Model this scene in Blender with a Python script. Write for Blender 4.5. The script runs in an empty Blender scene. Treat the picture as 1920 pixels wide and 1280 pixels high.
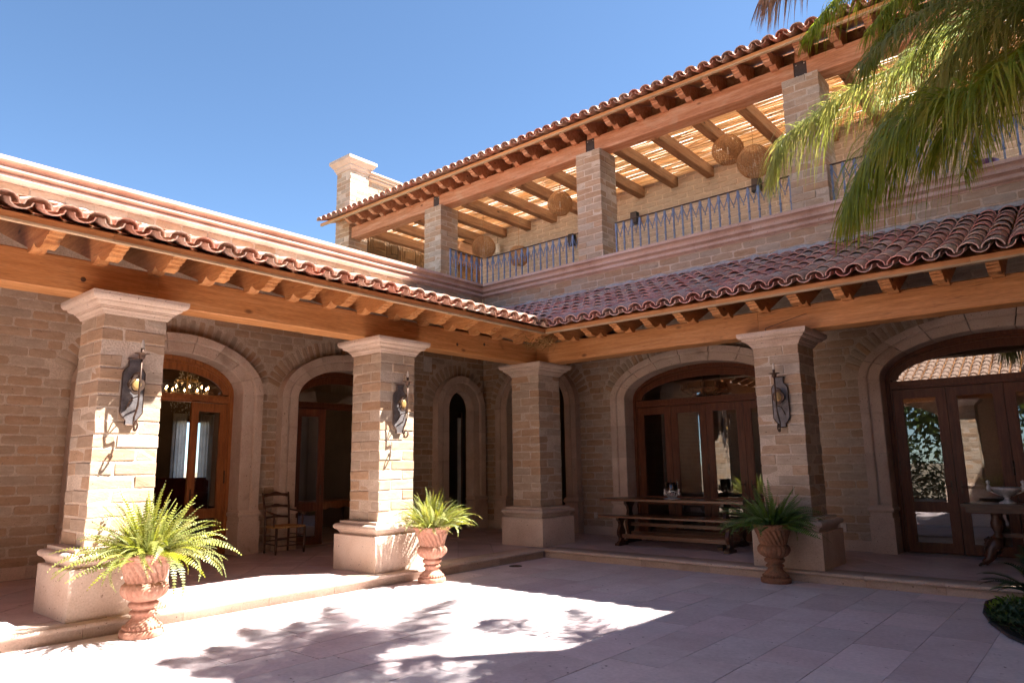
import bpy, bmesh, math, random
from mathutils import Vector, Matrix, Euler
random.seed(7)
R = random.uniform
SC = bpy.context.scene
COL = SC.collection

# ------------------------------------------------------------------ camera
cam_d = bpy.data.cameras.new('camera')
cam = bpy.data.objects.new('camera', cam_d); COL.objects.link(cam)
rt = Vector((0.75917, 0.65075, -0.01352)); up = Vector((0.12275, -0.12274, 0.98482)); fw = Vector((-0.63921, 0.74931, 0.17306))
m3 = Matrix((rt, up, -fw)).transposed()
cam.matrix_world = Matrix.Translation((7.807, -9.9405, 1.6)) @ m3.to_4x4()
cam_d.sensor_width = 36; cam_d.lens = 1307.13 / 1920 * 36
cam_d.clip_start = 0.05; cam_d.clip_end = 800
SC.camera = cam

# ------------------------------------------------------------------ world, sun, exposure
SUN = Vector((1.0, 1.11, 2.17)).normalized()
elev = math.asin(SUN.z); azim = math.atan2(SUN.x, SUN.y)
W = bpy.data.worlds.new('World'); SC.world = W; W.use_nodes = True
wn = W.node_tree.nodes; wl = W.node_tree.links
sky = wn.new('ShaderNodeTexSky'); sky.sky_type = 'NISHITA'; sky.sun_disc = False
sky.sun_elevation = elev; sky.sun_rotation = azim; sky.altitude = 1800; sky.air_density = 0.75; sky.dust_density = 0.4; sky.ozone_density = 0.8
wn['Background'].inputs[1].default_value = 0.05
tint = wn.new('ShaderNodeMixRGB'); tint.blend_type = 'MULTIPLY'; tint.inputs[0].default_value = 1; tint.inputs[2].default_value = (.86, .98, 1.0, 1)   # clear high-altitude sky, a little more cyan
wl.new(sky.outputs[0], tint.inputs[1]); wl.new(tint.outputs[0], wn['Background'].inputs[0])
sl = bpy.data.lights.new('sun', 'SUN'); sl.energy = 5.0; sl.angle = math.radians(0.53); sl.color = (1, 0.955, 0.90)
so = bpy.data.objects.new('sun', sl); COL.objects.link(so)
so.rotation_euler = SUN.to_track_quat('Z', 'Y').to_euler(); so.location = (20, 22, 40)
SC.view_settings.view_transform = 'Standard'; SC.view_settings.look = 'None'
SC.view_settings.exposure = 2.65; SC.view_settings.gamma = 1.0; SC.view_settings.use_curve_mapping = False
try:
    SC.cycles.max_bounces = 10; SC.cycles.diffuse_bounces = 4; SC.cycles.glossy_bounces = 3
    SC.cycles.transparent_max_bounces = 10; SC.cycles.transmission_bounces = 8
    SC.cycles.caustics_reflective = False; SC.cycles.caustics_refractive = False
    SC.cycles.sample_clamp_indirect = 8
except Exception: pass

# ------------------------------------------------------------------ materials
def mat(name, c1, c2=None, c3=None, scale=6, stretch=(1, 1, 1), rough=0.85, bump=0.3, bdist=0.01, rnd=0.12, pits=0, fine=60,
        spec=0.3, metal=0, trans=0, stain=None, hue=0.0, fmix=0.25, crack=0):
    m = bpy.data.materials.new(name); m.use_nodes = True
    N = m.node_tree.nodes; L = m.node_tree.links
    b = N['Principled BSDF']
    b.inputs['Roughness'].default_value = rough; b.inputs['Metallic'].default_value = metal
    b.inputs['Specular IOR Level'].default_value = spec
    tc = N.new('ShaderNodeTexCoord'); oi = N.new('ShaderNodeObjectInfo')
    mp = N.new('ShaderNodeMapping'); mp.inputs['Scale'].default_value = stretch
    sc = N.new('ShaderNodeVectorMath'); sc.operation = 'SCALE'; sc.inputs['Scale'].default_value = 1.0
    cmb = N.new('ShaderNodeCombineXYZ'); ml = N.new('ShaderNodeMath'); ml.operation = 'MULTIPLY'; ml.inputs[1].default_value = 53.0
    L.new(oi.outputs['Random'], ml.inputs[0])
    for i in range(3): L.new(ml.outputs[0], cmb.inputs[i])
    ad = N.new('ShaderNodeVectorMath'); ad.operation = 'ADD'
    L.new(tc.outputs['Object'], ad.inputs[0]); L.new(cmb.outputs[0], ad.inputs[1]); L.new(ad.outputs[0], mp.inputs[0])
    n1 = N.new('ShaderNodeTexNoise'); n1.inputs['Scale'].default_value = scale; n1.inputs['Detail'].default_value = 6; n1.inputs['Roughness'].default_value = 0.6
    L.new(mp.outputs[0], n1.inputs['Vector'])
    cr = N.new('ShaderNodeValToRGB'); e = cr.color_ramp.elements
    c2 = c2 or tuple(x * 0.8 for x in c1); c3 = c3 or tuple(min(1, x * 1.15) for x in c1)
    e[0].position = 0.3; e[0].color = (*c2, 1); e[1].position = 0.72; e[1].color = (*c3, 1)
    em = e.new(0.5); em.color = (*c1, 1)
    L.new(n1.outputs[0], cr.inputs[0])
    n2 = N.new('ShaderNodeTexNoise'); n2.inputs['Scale'].default_value = fine; n2.inputs['Detail'].default_value = 5
    L.new(mp.outputs[0], n2.inputs['Vector'])
    mx = N.new('ShaderNodeMixRGB'); mx.blend_type = 'MULTIPLY'; mx.inputs[0].default_value = 1
    r2 = N.new('ShaderNodeMapRange'); r2.inputs[1].default_value = 0.25; r2.inputs[2].default_value = 0.75
    r2.inputs[3].default_value = 1 - fmix; r2.inputs[4].default_value = 1 + fmix * 0.6
    L.new(n2.outputs[0], r2.inputs[0]); L.new(cr.outputs[0], mx.inputs[1]); L.new(r2.outputs[0], mx.inputs[2])
    hs = N.new('ShaderNodeHueSaturation'); L.new(mx.outputs[0], hs.inputs['Color'])
    r3 = N.new('ShaderNodeMapRange'); r3.inputs[3].default_value = 1 - rnd; r3.inputs[4].default_value = 1 + rnd
    L.new(oi.outputs['Random'], r3.inputs[0]); L.new(r3.outputs[0], hs.inputs['Value'])
    if hue:
        m7 = N.new('ShaderNodeMath'); m7.operation = 'MULTIPLY'; m7.inputs[1].default_value = 7.31
        fr = N.new('ShaderNodeMath'); fr.operation = 'FRACT'; L.new(oi.outputs['Random'], m7.inputs[0]); L.new(m7.outputs[0], fr.inputs[0])
        r4 = N.new('ShaderNodeMapRange'); r4.inputs[3].default_value = 0.5 - hue; r4.inputs[4].default_value = 0.5 + hue
        L.new(fr.outputs[0], r4.inputs[0]); L.new(r4.outputs[0], hs.inputs['Hue'])
        r5 = N.new('ShaderNodeMapRange'); r5.inputs[3].default_value = 1.15; r5.inputs[4].default_value = 0.72
        L.new(fr.outputs[0], r5.inputs[0]); L.new(r5.outputs[0], hs.inputs['Saturation'])
    colout = hs.outputs[0]; hsrc = n2.outputs[0]
    if stain:
        ns = N.new('ShaderNodeTexNoise'); ns.inputs['Scale'].default_value = stain[1]; ns.inputs['Detail'].default_value = 4; ns.inputs['Distortion'].default_value = .6
        L.new(ad.outputs[0], ns.inputs['Vector'])
        rs = N.new('ShaderNodeMapRange'); rs.inputs[1].default_value = stain[2]; rs.inputs[2].default_value = stain[2] + 0.15; rs.inputs[4].default_value = stain[3]
        L.new(ns.outputs[0], rs.inputs[0])
        ms = N.new('ShaderNodeMixRGB'); ms.inputs[2].default_value = (*stain[0], 1); L.new(rs.outputs[0], ms.inputs[0]); L.new(colout, ms.inputs[1]); colout = ms.outputs[0]
    if crack:
        st_ = (.35, 12, 12) if crack == 1 else (12, .35, 12)
        mk = N.new('ShaderNodeMapping'); mk.inputs['Scale'].default_value = st_; L.new(ad.outputs[0], mk.inputs[0])
        nk = N.new('ShaderNodeTexNoise'); nk.inputs['Scale'].default_value = 1.6; nk.inputs['Detail'].default_value = 3; L.new(mk.outputs[0], nk.inputs['Vector'])
        s1 = N.new('ShaderNodeMath'); s1.operation = 'SUBTRACT'; s1.inputs[1].default_value = .5; L.new(nk.outputs[0], s1.inputs[0])
        s2 = N.new('ShaderNodeMath'); s2.operation = 'ABSOLUTE'; L.new(s1.outputs[0], s2.inputs[0])
        rk = N.new('ShaderNodeMapRange'); rk.inputs[1].default_value = 0.0; rk.inputs[2].default_value = .012; rk.inputs[3].default_value = .62; rk.inputs[4].default_value = 0; L.new(s2.outputs[0], rk.inputs[0])
        ng = N.new('ShaderNodeTexNoise'); ng.inputs['Scale'].default_value = 2.3; L.new(ad.outputs[0], ng.inputs['Vector'])
        rg = N.new('ShaderNodeMapRange'); rg.inputs[1].default_value = .5; rg.inputs[2].default_value = .6; L.new(ng.outputs[0], rg.inputs[0])
        pk = N.new('ShaderNodeMath'); pk.operation = 'MULTIPLY'; L.new(rk.outputs[0], pk.inputs[0]); L.new(rg.outputs[0], pk.inputs[1])
        mv = N.new('ShaderNodeMapping'); mv.inputs['Scale'].default_value = (1.2, 2.4, 2.4) if crack == 1 else (2.4, 1.2, 2.4); L.new(ad.outputs[0], mv.inputs[0])
        vk = N.new('ShaderNodeTexVoronoi'); vk.inputs['Scale'].default_value = 1.3; L.new(mv.outputs[0], vk.inputs['Vector'])
        rv2 = N.new('ShaderNodeMapRange'); rv2.inputs[1].default_value = .05; rv2.inputs[2].default_value = .12; rv2.inputs[3].default_value = .8; rv2.inputs[4].default_value = 0; L.new(vk.outputs['Distance'], rv2.inputs[0])
        mk2 = N.new('ShaderNodeMath'); mk2.operation = 'MAXIMUM'; L.new(pk.outputs[0], mk2.inputs[0]); L.new(rv2.outputs[0], mk2.inputs[1])
        mq = N.new('ShaderNodeMixRGB'); mq.inputs[2].default_value = (c2[0] * .22, c2[1] * .2, c2[2] * .25, 1); L.new(mk2.outputs[0], mq.inputs[0]); L.new(colout, mq.inputs[1]); colout = mq.outputs[0]
    if pits:
        vo = N.new('ShaderNodeTexVoronoi'); vo.inputs['Scale'].default_value = pits
        nd = N.new('ShaderNodeTexNoise'); nd.inputs['Scale'].default_value = pits * 1.3; L.new(ad.outputs[0], nd.inputs['Vector'])
        dm_ = N.new('ShaderNodeVectorMath'); dm_.operation = 'MULTIPLY_ADD'; dm_.inputs[1].default_value = (1.6 / pits,) * 3; L.new(nd.outputs['Color'], dm_.inputs[0]); L.new(ad.outputs[0], dm_.inputs[2]); L.new(dm_.outputs[0], vo.inputs['Vector'])
        rv = N.new('ShaderNodeMapRange'); rv.inputs[1].default_value = 0.08; rv.inputs[2].default_value = 0.16; rv.inputs[3].default_value = 0.0; rv.inputs[4].default_value = 1.0
        L.new(vo.outputs['Distance'], rv.inputs[0])
        nz = N.new('ShaderNodeTexNoise'); nz.inputs['Scale'].default_value = pits * .35; L.new(ad.outputs[0], nz.inputs['Vector'])
        gt = N.new('ShaderNodeMath'); gt.operation = 'LESS_THAN'; gt.inputs[1].default_value = 0.56 if pits < 12 else 0.50; L.new(nz.outputs[0], gt.inputs[0])
        mxx = N.new('ShaderNodeMath'); mxx.operation = 'MAXIMUM'; L.new(rv.outputs[0], mxx.inputs[0]); L.new(gt.outputs[0], mxx.inputs[1])
        mp2 = N.new('ShaderNodeMixRGB'); mp2.inputs[1].default_value = (c2[0] * .3, c2[1] * .26, c2[2] * .25, 1)
        L.new(mxx.outputs[0], mp2.inputs[0]); L.new(colout, mp2.inputs[2]); colout = mp2.outputs[0]
        mm = N.new('ShaderNodeMath'); mm.operation = 'MULTIPLY'; L.new(mxx.outputs[0], mm.inputs[0]); L.new(n2.outputs[0], mm.inputs[1]); hsrc = mm.outputs[0]
    L.new(colout, b.inputs['Base Color'])
    if bump:
        a2 = N.new('ShaderNodeMath'); a2.operation = 'ADD'; L.new(hsrc, a2.inputs[0]); L.new(n1.outputs[0], a2.inputs[1])
        bp = N.new('ShaderNodeBump'); bp.inputs['Strength'].default_value = bump; bp.inputs['Distance'].default_value = bdist
        L.new(a2.outputs[0], bp.inputs['Height']); L.new(bp.outputs[0], b.inputs['Normal'])
    if trans:
        tr = N.new('ShaderNodeBsdfTranslucent'); L.new(colout, tr.inputs[0])
        ms2 = N.new('ShaderNodeMixShader'); ms2.inputs[0].default_value = trans
        L.new(b.outputs[0], ms2.inputs[1]); L.new(tr.outputs[0], ms2.inputs[2]); L.new(ms2.outputs[0], N['Material Output'].inputs[0])
    return m

M = {}
M['brick'] = mat('adobe_brick', (.43, .30, .198), (.37, .25, .162), (.49, .355, .25), scale=6, stretch=(1, 1, 3), bump=.5, bdist=.008, rnd=.09, fine=38, pits=20, hue=.006, fmix=.16)
M['mortar'] = mat('lime_mortar', (.55, .435, .335), (.48, .37, .28), (.62, .51, .41), scale=5, bump=.7, bdist=.015, fine=45)
M['stone'] = mat('pink_quarry_stone', (.57, .435, .345), (.50, .365, .28), (.63, .505, .415), scale=2.6, bump=.45, bdist=.007, rnd=.09, fine=55, pits=18, fmix=.16, stain=((.24, .17, .11), 2.2, .62, .5))
M['cornice'] = mat('pink_cornice_stone', (.57, .40, .33), (.46, .30, .24), (.64, .49, .43), scale=2.2, bump=.35, bdist=.006, rnd=.06, fine=45, pits=14, fmix=.15)
M['paving'] = mat('paving_stone', (.66, .545, .545), (.59, .475, .475), (.72, .61, .61), scale=2.0, bump=.3, bdist=.005, rnd=.10, fine=28, pits=9, fmix=.14, rough=.62, spec=.35, hue=.006, stain=((.60, .54, .52), 1.2, .56, .4))
M['floor'] = mat('gallery_floor_stone', (.52, .385, .36), (.44, .32, .29), (.60, .47, .44), scale=1.6, bump=.15, bdist=.004, rnd=.10, fine=22, pits=9, fmix=.12, rough=.45, spec=.4)
M['joint'] = mat('paving_joint', (.44, .36, .34), bump=.3)
M['beam'] = mat('orange_timber', (.55, .245, .085), (.43, .175, .055), (.65, .33, .14), crack=1, scale=3.2, stretch=(.5, 7, 7), bump=.3, bdist=.004, rnd=.09, fine=26, rough=.55, spec=.4, stain=((.16, .06, .025), 3.1, .67, .55))
M['beam_up'] = mat('weathered_timber', (.52, .24, .13), (.40, .165, .08), (.62, .37, .25), crack=1, scale=2.6, stretch=(.5, 5, 5), bump=.35, bdist=.005, rnd=.10, fine=22, rough=.7, stain=((.50, .33, .22), 1.9, .58, .6))
M['beam_y'] = mat('timber_joist', (.30, .15, .07), (.20, .09, .04), (.38, .21, .11), crack=2, scale=3, stretch=(7, .6, 7), bump=.3, bdist=.004, rnd=.12, fine=26, rough=.65)
M['rafter'] = mat('timber_rafter', (.54, .24, .085), (.41, .165, .055), (.63, .33, .14), crack=2, scale=3, stretch=(7, .8, 7), bump=.3, bdist=.004, rnd=.12, fine=26, rough=.6)
M['palewood'] = mat('pale_eave_strip', (.50, .36, .22), (.40, .26, .15), (.58, .45, .3), scale=5, stretch=(.6, 5, 5), bump=.2)
M['door'] = mat('brown_red_door_wood', (.115, .032, .012), (.075, .02, .008), (.165, .052, .02), scale=4, stretch=(7, 7, .7), bump=.15, bdist=.002, rnd=.08, fine=28, rough=.42, spec=.3)
M['door_warm'] = mat('orange_brown_door_wood', (.30, .10, .028), (.20, .062, .018), (.40, .15, .045), scale=4, stretch=(7, 7, .7), bump=.15, bdist=.002, rnd=.08, fine=28, rough=.35, spec=.5)
M['darkwood'] = mat('dark_carved_wood', (.075, .028, .013), (.045, .016, .008), (.11, .045, .02), scale=5, stretch=(1, 5, 5), bump=.2, bdist=.002, rough=.35, spec=.5)
M['bench'] = mat('polished_plank', (.125, .045, .019), (.08, .028, .012), (.18, .07, .03), scale=4, stretch=(.5, 7, 7), bump=.15, bdist=.002, rough=.3, spec=.5)
M['rush'] = mat('woven_rush', (.42, .24, .09), scale=30, stretch=(1, 6, 1), bump=.6)
M['tile'] = mat('clay_roof_tile', (.62, .34, .28), (.50, .27, .23), (.70, .43, .36), scale=5, bump=.3, bdist=.004, rnd=.17, fine=40, hue=.014, stain=((.46, .38, .37), 6, .58, .5))
M['tile_pale'] = mat('sunbleached_roof_tile', (.52, .27, .18), (.42, .20, .13), (.60, .37, .28), scale=5, bump=.5, bdist=.006, rnd=.16, fine=40, hue=.014, stain=((.58, .47, .38), 7, .56, .6))
M['plaster'] = mat('white_flashing_plaster', (.62, .54, .49), (.50, .41, .36), (.70, .63, .58), scale=6, bump=.7, bdist=.02, fine=30)
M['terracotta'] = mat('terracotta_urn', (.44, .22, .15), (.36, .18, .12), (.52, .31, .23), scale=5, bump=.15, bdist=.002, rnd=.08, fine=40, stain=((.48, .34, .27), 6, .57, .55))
M['terracotta_dark'] = mat('dark_terracotta_urn', (.27, .125, .07), (.19, .085, .05), (.36, .18, .10), scale=5, bump=.3, bdist=.004, rnd=.06, fine=40, stain=((.12, .09, .06), 5, .55, .6))  # darker terracotta with dark brown blotches
M['soil'] = mat('dark_soil', (.035, .024, .015), scale=20, bump=.8, bdist=.02)
M['iron'] = mat('rusty_wrought_iron', (.09, .055, .04), (.055, .035, .028), (.15, .09, .06), scale=20, rough=.5, metal=.6, bump=.2, bdist=.002)
M['sheet'] = mat('grey_sheet_iron', (.17, .15, .15), (.10, .085, .08), (.25, .23, .23), scale=8, rough=.5, metal=.5, bump=.15, bdist=.002)
M['bracket'] = mat('dark_steel_bracket', (.08, .06, .055), scale=8, rough=.6, metal=.4)
M['bluemetal'] = mat('grey_blue_painted_iron', (.15, .20, .33), (.10, .14, .24), (.24, .30, .43), scale=14, rough=.45, spec=.5, bump=.15, bdist=.002)
M['gold'] = mat('amber_medallion', (.36, .22, .08), rough=.4)
M['cane'] = mat('dry_cane', (.72, .50, .30), (.58, .36, .18), (.82, .64, .44), scale=6, stretch=(.6, 4, 4), bump=.2, rnd=.22, rough=.6, trans=.5)
M['wicker'] = mat('woven_wicker', (.40, .20, .08), (.28, .13, .05), (.5, .28, .12), scale=30, bump=.5, rough=.7)
M['black'] = mat('black_plastic', (.015, .015, .017), rough=.5, bump=0)
M['white'] = mat('off_white_plastic', (.62, .56, .5), rough=.5, bump=0, rnd=0)
M['wall_in'] = mat('interior_plaster', (.24, .17, .12), scale=1.2, bump=.1)
M['ceil_in'] = mat('interior_ceiling', (.14, .085, .05), scale=2, bump=.1)
M['sofa'] = mat('dark_red_velvet', (.13, .018, .015), rough=.9, bump=.1)
M['curtain'] = mat('sheer_curtain', (.75, .72, .68), scale=3, rough=.9, bump=0, trans=.6, rnd=0)
M['silver'] = mat('tarnished_silver', (.62, .59, .57), (.45, .43, .42), (.75, .72, .70), scale=10, rough=.35, metal=.45, bump=.1, bdist=.002)
M['purple'] = mat('glazed_purple_pot', (.28, .10, .24), rough=.3, spec=.6, bump=0)
M['olddoor'] = mat('old_recycled_door_wood', (.16, .085, .035), (.10, .05, .02), (.22, .12, .05), scale=4, stretch=(6, 6, .8), bump=.3, bdist=.004, rnd=.35, rough=.75)
M['greendoor'] = mat('green_painted_old_wood', (.13, .19, .07), (.07, .10, .035), (.2, .26, .11), scale=6, stretch=(6, 6, .8), bump=.3, bdist=.004, rough=.7)
M['trunk'] = mat('grey_palm_trunk', (.22, .18, .14), scale=4, stretch=(1, 1, 6), bump=.6, bdist=.02)
M['roofslab'] = mat('flat_roof_screed', (.40, .33, .27), scale=2, bump=.2)
M['ground'] = mat('distant_ground', (.20, .16, .11), scale=.5, bump=.3)

def leafmat(name, c, c2, c3, trans=.4, rough=.45, scale=5, rnd=.2):
    return mat(name, c, c2, c3, scale=scale, rough=rough, spec=.5, bump=.1, bdist=.002, rnd=rnd, trans=trans, fine=30, hue=.012)
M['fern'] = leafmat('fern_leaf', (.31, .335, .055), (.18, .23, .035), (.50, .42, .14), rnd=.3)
M['fern_shade'] = leafmat('shaded_fern_leaf', (.12, .22, .035), (.075, .15, .022), (.20, .30, .06), rnd=.3)  # shaded copy of the fern leaf, the shade put into its darker colour
M['palm'] = leafmat('palm_leaf', (.25, .31, .05), (.15, .21, .035), (.48, .42, .09), trans=.45, rough=.35, scale=2.5)
M['palm_y'] = leafmat('yellowing_palm_leaf', (.30, .31, .05), (.20, .24, .04), (.48, .38, .11), trans=.45, rough=.4, scale=2.5)
M['palm_dead'] = leafmat('dried_palm_leaf', (.46, .25, .17), (.34, .17, .11), (.58, .38, .29), trans=.25, rough=.6)
M['shrub'] = leafmat('shrub_leaf', (.045, .085, .018), (.025, .05, .012), (.075, .125, .03), trans=.25)
M['tree'] = leafmat('tree_leaf', (.09, .13, .03), (.05, .085, .02), (.16, .20, .05), trans=.3, scale=1)

def glassmat(name, fac=1.6, tint=(.86, .86, .84)):
    m = bpy.data.materials.new(name); m.use_nodes = True
    N = m.node_tree.nodes; L = m.node_tree.links
    N.remove(N['Principled BSDF'])
    g = N.new('ShaderNodeBsdfGlossy'); g.inputs['Roughness'].default_value = 0.0; g.inputs[0].default_value = (1, 1, 1, 1)
    t = N.new('ShaderNodeBsdfTransparent'); t.inputs[0].default_value = (*tint, 1)
    f = N.new('ShaderNodeFresnel'); f.inputs[0].default_value = 1.55
    mu = N.new('ShaderNodeMath'); mu.operation = 'MULTIPLY'; mu.inputs[1].default_value = fac; mu.use_clamp = True
    mx = N.new('ShaderNodeMixShader')
    L.new(f.outputs[0], mu.inputs[0]); L.new(mu.outputs[0], mx.inputs[0]); L.new(t.outputs[0], mx.inputs[1]); L.new(g.outputs[0], mx.inputs[2])
    L.new(mx.outputs[0], N['Material Output'].inputs[0])
    return m
M['glass'] = glassmat('window_glass', 3.2)
M['sheeting'] = mat('translucent_diffuser_sheet', (.90, .87, .80), (.85, .80, .70), (.93, .91, .86), scale=2, rough=.7, bump=0, trans=.82, fmix=.05)
M['clearglass'] = glassmat('clear_glass', 2.0, (.95, .95, .95))
def emat(name, c, s):
    m = bpy.data.materials.new(name); m.use_nodes = True
    b = m.node_tree.nodes['Principled BSDF']; b.inputs['Emission Color'].default_value = (*c, 1); b.inputs['Emission Strength'].default_value = s
    b.inputs['Base Color'].default_value = (*c, 1); return m
M['bulb_on'] = emat('lit_candle_bulb', (1, .55, .2), 25)
M['bulb'] = mat('frosted_bulb', (.8, .72, .62), rough=.2, bump=0, rnd=0, trans=.3)

# ------------------------------------------------------------------ mesh helpers
class MB:
    def __init__(s): s.v = []; s.f = []
    def add(s, vs, fs):
        o = len(s.v); s.v += [tuple(p) for p in vs]; s.f += [tuple(i + o for i in f) for f in fs]; return s
    def box(s, x0, x1, y0, y1, z0, z1):
        return s.add([(x0,y0,z0),(x1,y0,z0),(x1,y1,z0),(x0,y1,z0),(x0,y0,z1),(x1,y0,z1),(x1,y1,z1),(x0,y1,z1)],
                     [(0,3,2,1),(4,5,6,7),(0,1,5,4),(1,2,6,5),(2,3,7,6),(3,0,4,7)])
    def prism(s, poly, axis, c0, c1):
        n = len(poly); vs = []
        for c in (c0, c1):
            for a, b in poly:
                vs.append({'x': (c, a, b), 'y': (a, c, b), 'z': (a, b, c)}[axis])
        fs = [tuple(range(n)), tuple(range(2 * n - 1, n - 1, -1))] + [(i, (i + 1) % n, n + (i + 1) % n, n + i) for i in range(n)]
        return s.add(vs, fs)
    def grid(s, P, cu=False, cv=False):
        nu = len(P); nv = len(P[0]); vs = [p for r in P for p in r]; fs = []
        for i in range(nu if cu else nu - 1):
            for j in range(nv if cv else nv - 1):
                a = i * nv + j; b = i * nv + (j + 1) % nv; c = ((i + 1) % nu) * nv + (j + 1) % nv; d = ((i + 1) % nu) * nv + j
                fs.append((a, b, c, d))
        return s.add(vs, fs)
    def tube(s, path, r, n=6, cap=True):
        P = []; path = [Vector(p) for p in path]
        t0 = None
        for i, p in enumerate(path):
            t = (path[min(i + 1, len(path) - 1)] - path[max(i - 1, 0)]).normalized()
            u = Vector((0, 0, 1)).cross(t)
            if u.length < .05: u = Vector((1, 0, 0)).cross(t)
            if t0 is not None and t0.dot(u) < 0: u = -u
            u.normalize(); t0 = u; w = t.cross(u)
            rr = r[i] if isinstance(r, (list, tuple)) else r
            P.append([p + (u * math.cos(2*math.pi*k/n) + w * math.sin(2*math.pi*k/n)) * rr for k in range(n)])
        o = len(s.v); s.grid(P, cv=True)
        if cap:
            s.f.append(tuple(o + k for k in range(n))); s.f.append(tuple(o + (len(P)-1)*n + k for k in range(n)))
        return s
    def lathe(s, prof, n=16, c=(0, 0, 0), fn=None):
        P = []
        for r, z in prof:
            row = []
            for k in range(n):
                a = 2 * math.pi * k / n; rr = r * (fn(a, z) if fn else 1)
                row.append((c[0] + rr * math.cos(a), c[1] + rr * math.sin(a), c[2] + z))
            P.append(row)
        return s.grid(P, cv=True)
    def mesh(s, name, m, smooth=False, fix=True):
        me = bpy.data.meshes.new(name); me.from_pydata(s.v, [], s.f)
        if fix:
            bm = bmesh.new(); bm.from_mesh(me); bmesh.ops.recalc_face_normals(bm, faces=bm.faces); bm.to_mesh(me); bm.free()
        if smooth: me.polygons.foreach_set('use_smooth', [True] * len(me.polygons))
        if m: me.materials.append(m)
        me.update(); return me

def obj(name, me, parent=None, loc=(0, 0, 0), rot=(0, 0, 0), sc=(1, 1, 1)):
    o = bpy.data.objects.new(name, me); COL.objects.link(o)
    if parent: o.parent = parent
    o.location = loc; o.rotation_euler = rot; o.scale = sc
    return o
def tag(o, label=None, cat=None, group=None, kind=None):
    if label: o['label'] = label
    if cat: o['category'] = cat
    if group: o['group'] = group
    if kind: o['kind'] = kind
    return o
def fr(F, loc):
    (ox, oy), rz = F; c, s_ = math.cos(rz), math.sin(rz)
    return (ox + c * loc[0] - s_ * loc[1], oy + s_ * loc[0] + c * loc[1], loc[2])
def thing(name, label, cat, F=None, loc=(0, 0, 0), group=None, rz=0):
    o = bpy.data.objects.new(name, None); COL.objects.link(o); o.empty_display_size = .2
    if F: o.location = fr(F, loc); o.rotation_euler = (0, 0, F[1] + rz)
    else: o.location = loc; o.rotation_euler = (0, 0, rz)
    return tag(o, label, cat, group)
def struct(name, me, loc=(0, 0, 0), rot=(0, 0, 0)):
    return tag(obj(name, me, None, loc, rot), kind='structure')
kids = {}
def copy_tree(o, parent=None, loc=None, rz=None):
    c = o.copy(); COL.objects.link(c); c.parent = parent
    if loc is not None: c.location = loc
    if rz is not None: c.rotation_euler = (0, 0, rz)
    for ch in list(o.children): copy_tree(ch, c)
    return c
LIM = {}
def piece(name, me, parent, loc, rot=(0, 0, 0), sc=(1, 1, 1), stuff=None):
    """an object while under 290 of that name on that parent, else joined in the parent's stuff mesh"""
    k = (parent.name, name); n = LIM.get(k, 0)
    if n < 290:
        LIM[k] = n + 1; return obj(name, me, parent, loc, rot, sc)
    mb, _, _ = STUFF.setdefault(k, (MB(), parent, me.materials[0]))
    Mx = Matrix.LocRotScale(Vector(loc), Euler(rot), Vector(sc))
    mb.add([Mx @ v.co for v in me.vertices], [tuple(p.vertices) for p in me.polygons])
STUFF = {}
def flush_stuff():
    for (pn, name), (mb, parent, m) in STUFF.items():
        o = obj(name + '_run', mb.mesh(name + '_run', m, True, False), parent); o['kind'] = 'stuff'
    STUFF.clear()

# ------------------------------------------------------------------ shared bricks
def brickface(L, H, D, seed):
    rd = random.Random(seed); nx, nz = 6, 3; mb = MB()
    V = []
    for j in range(nz + 1):
        for i in range(nx + 1):
            u = i / nx; w = j / nz; x = (u - .5) * L; z = w * H; y = rd.uniform(-.003, .002)
            ex = i in (0, nx); ez = j in (0, nz)
            if ex: x += (-1 if i else 1) * rd.uniform(0, .007); y += .004
            if ez: z += (-1 if j else 1) * rd.uniform(0, .005); y += .003
            if ex and ez: x += (-1 if i else 1) * .009; z += (-1 if j else 1) * .007
            V.append((x, y, z))
    F = [(j*(nx+1)+i, j*(nx+1)+i+1, (j+1)*(nx+1)+i+1, (j+1)*(nx+1)+i) for j in range(nz) for i in range(nx)]
    mb.add(V, F)
    ring = [i for i in range(nx+1)] + [(j*(nx+1)+nx) for j in range(1, nz+1)] + [nz*(nx+1)+i for i in range(nx-1, -1, -1)] + [j*(nx+1) for j in range(nz-1, 0, -1)]
    o = len(mb.v)
    for r in ring: x, y, z = mb.v[r]; mb.v.append((x, D, z))
    n = len(ring)
    for r in ring: x, y, z = mb.v[r]; mb.v.append((x, y, z))
    nf = len(mb.f)
    for k in range(n): mb.f.append((o + n + k, o + k, o + (k+1) % n, o + n + (k+1) % n))
    return mb.mesh('brick', M['brick'], True)
BR = [brickface(.43, .122, .05, k) for k in range(8)]
def brickblock(L, Dp, H, seed):
    rd = random.Random(seed); bm = bmesh.new()
    bmesh.ops.create_cube(bm, size=1)
    for v in bm.verts: v.co = Vector(((v.co.x + .5) * L, (v.co.y + .5) * Dp, (v.co.z + .5) * H)) + Vector((rd.uniform(-.007, .007), rd.uniform(-.006, .006), rd.uniform(-.006, .006)))
    bmesh.ops.bevel(bm, geom=list(bm.edges), offset=.007, segments=1, affect='EDGES')
    me = bpy.data.meshes.new('brick'); bm.to_mesh(me); bm.free(); me.materials.append(M['brick'])
    return me
BB = [brickblock(.44, .218, .126, 40 + k) for k in range(6)]
BB3 = [brickblock(.44, .218, .126, 60 + k) for k in range(3)]

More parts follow.
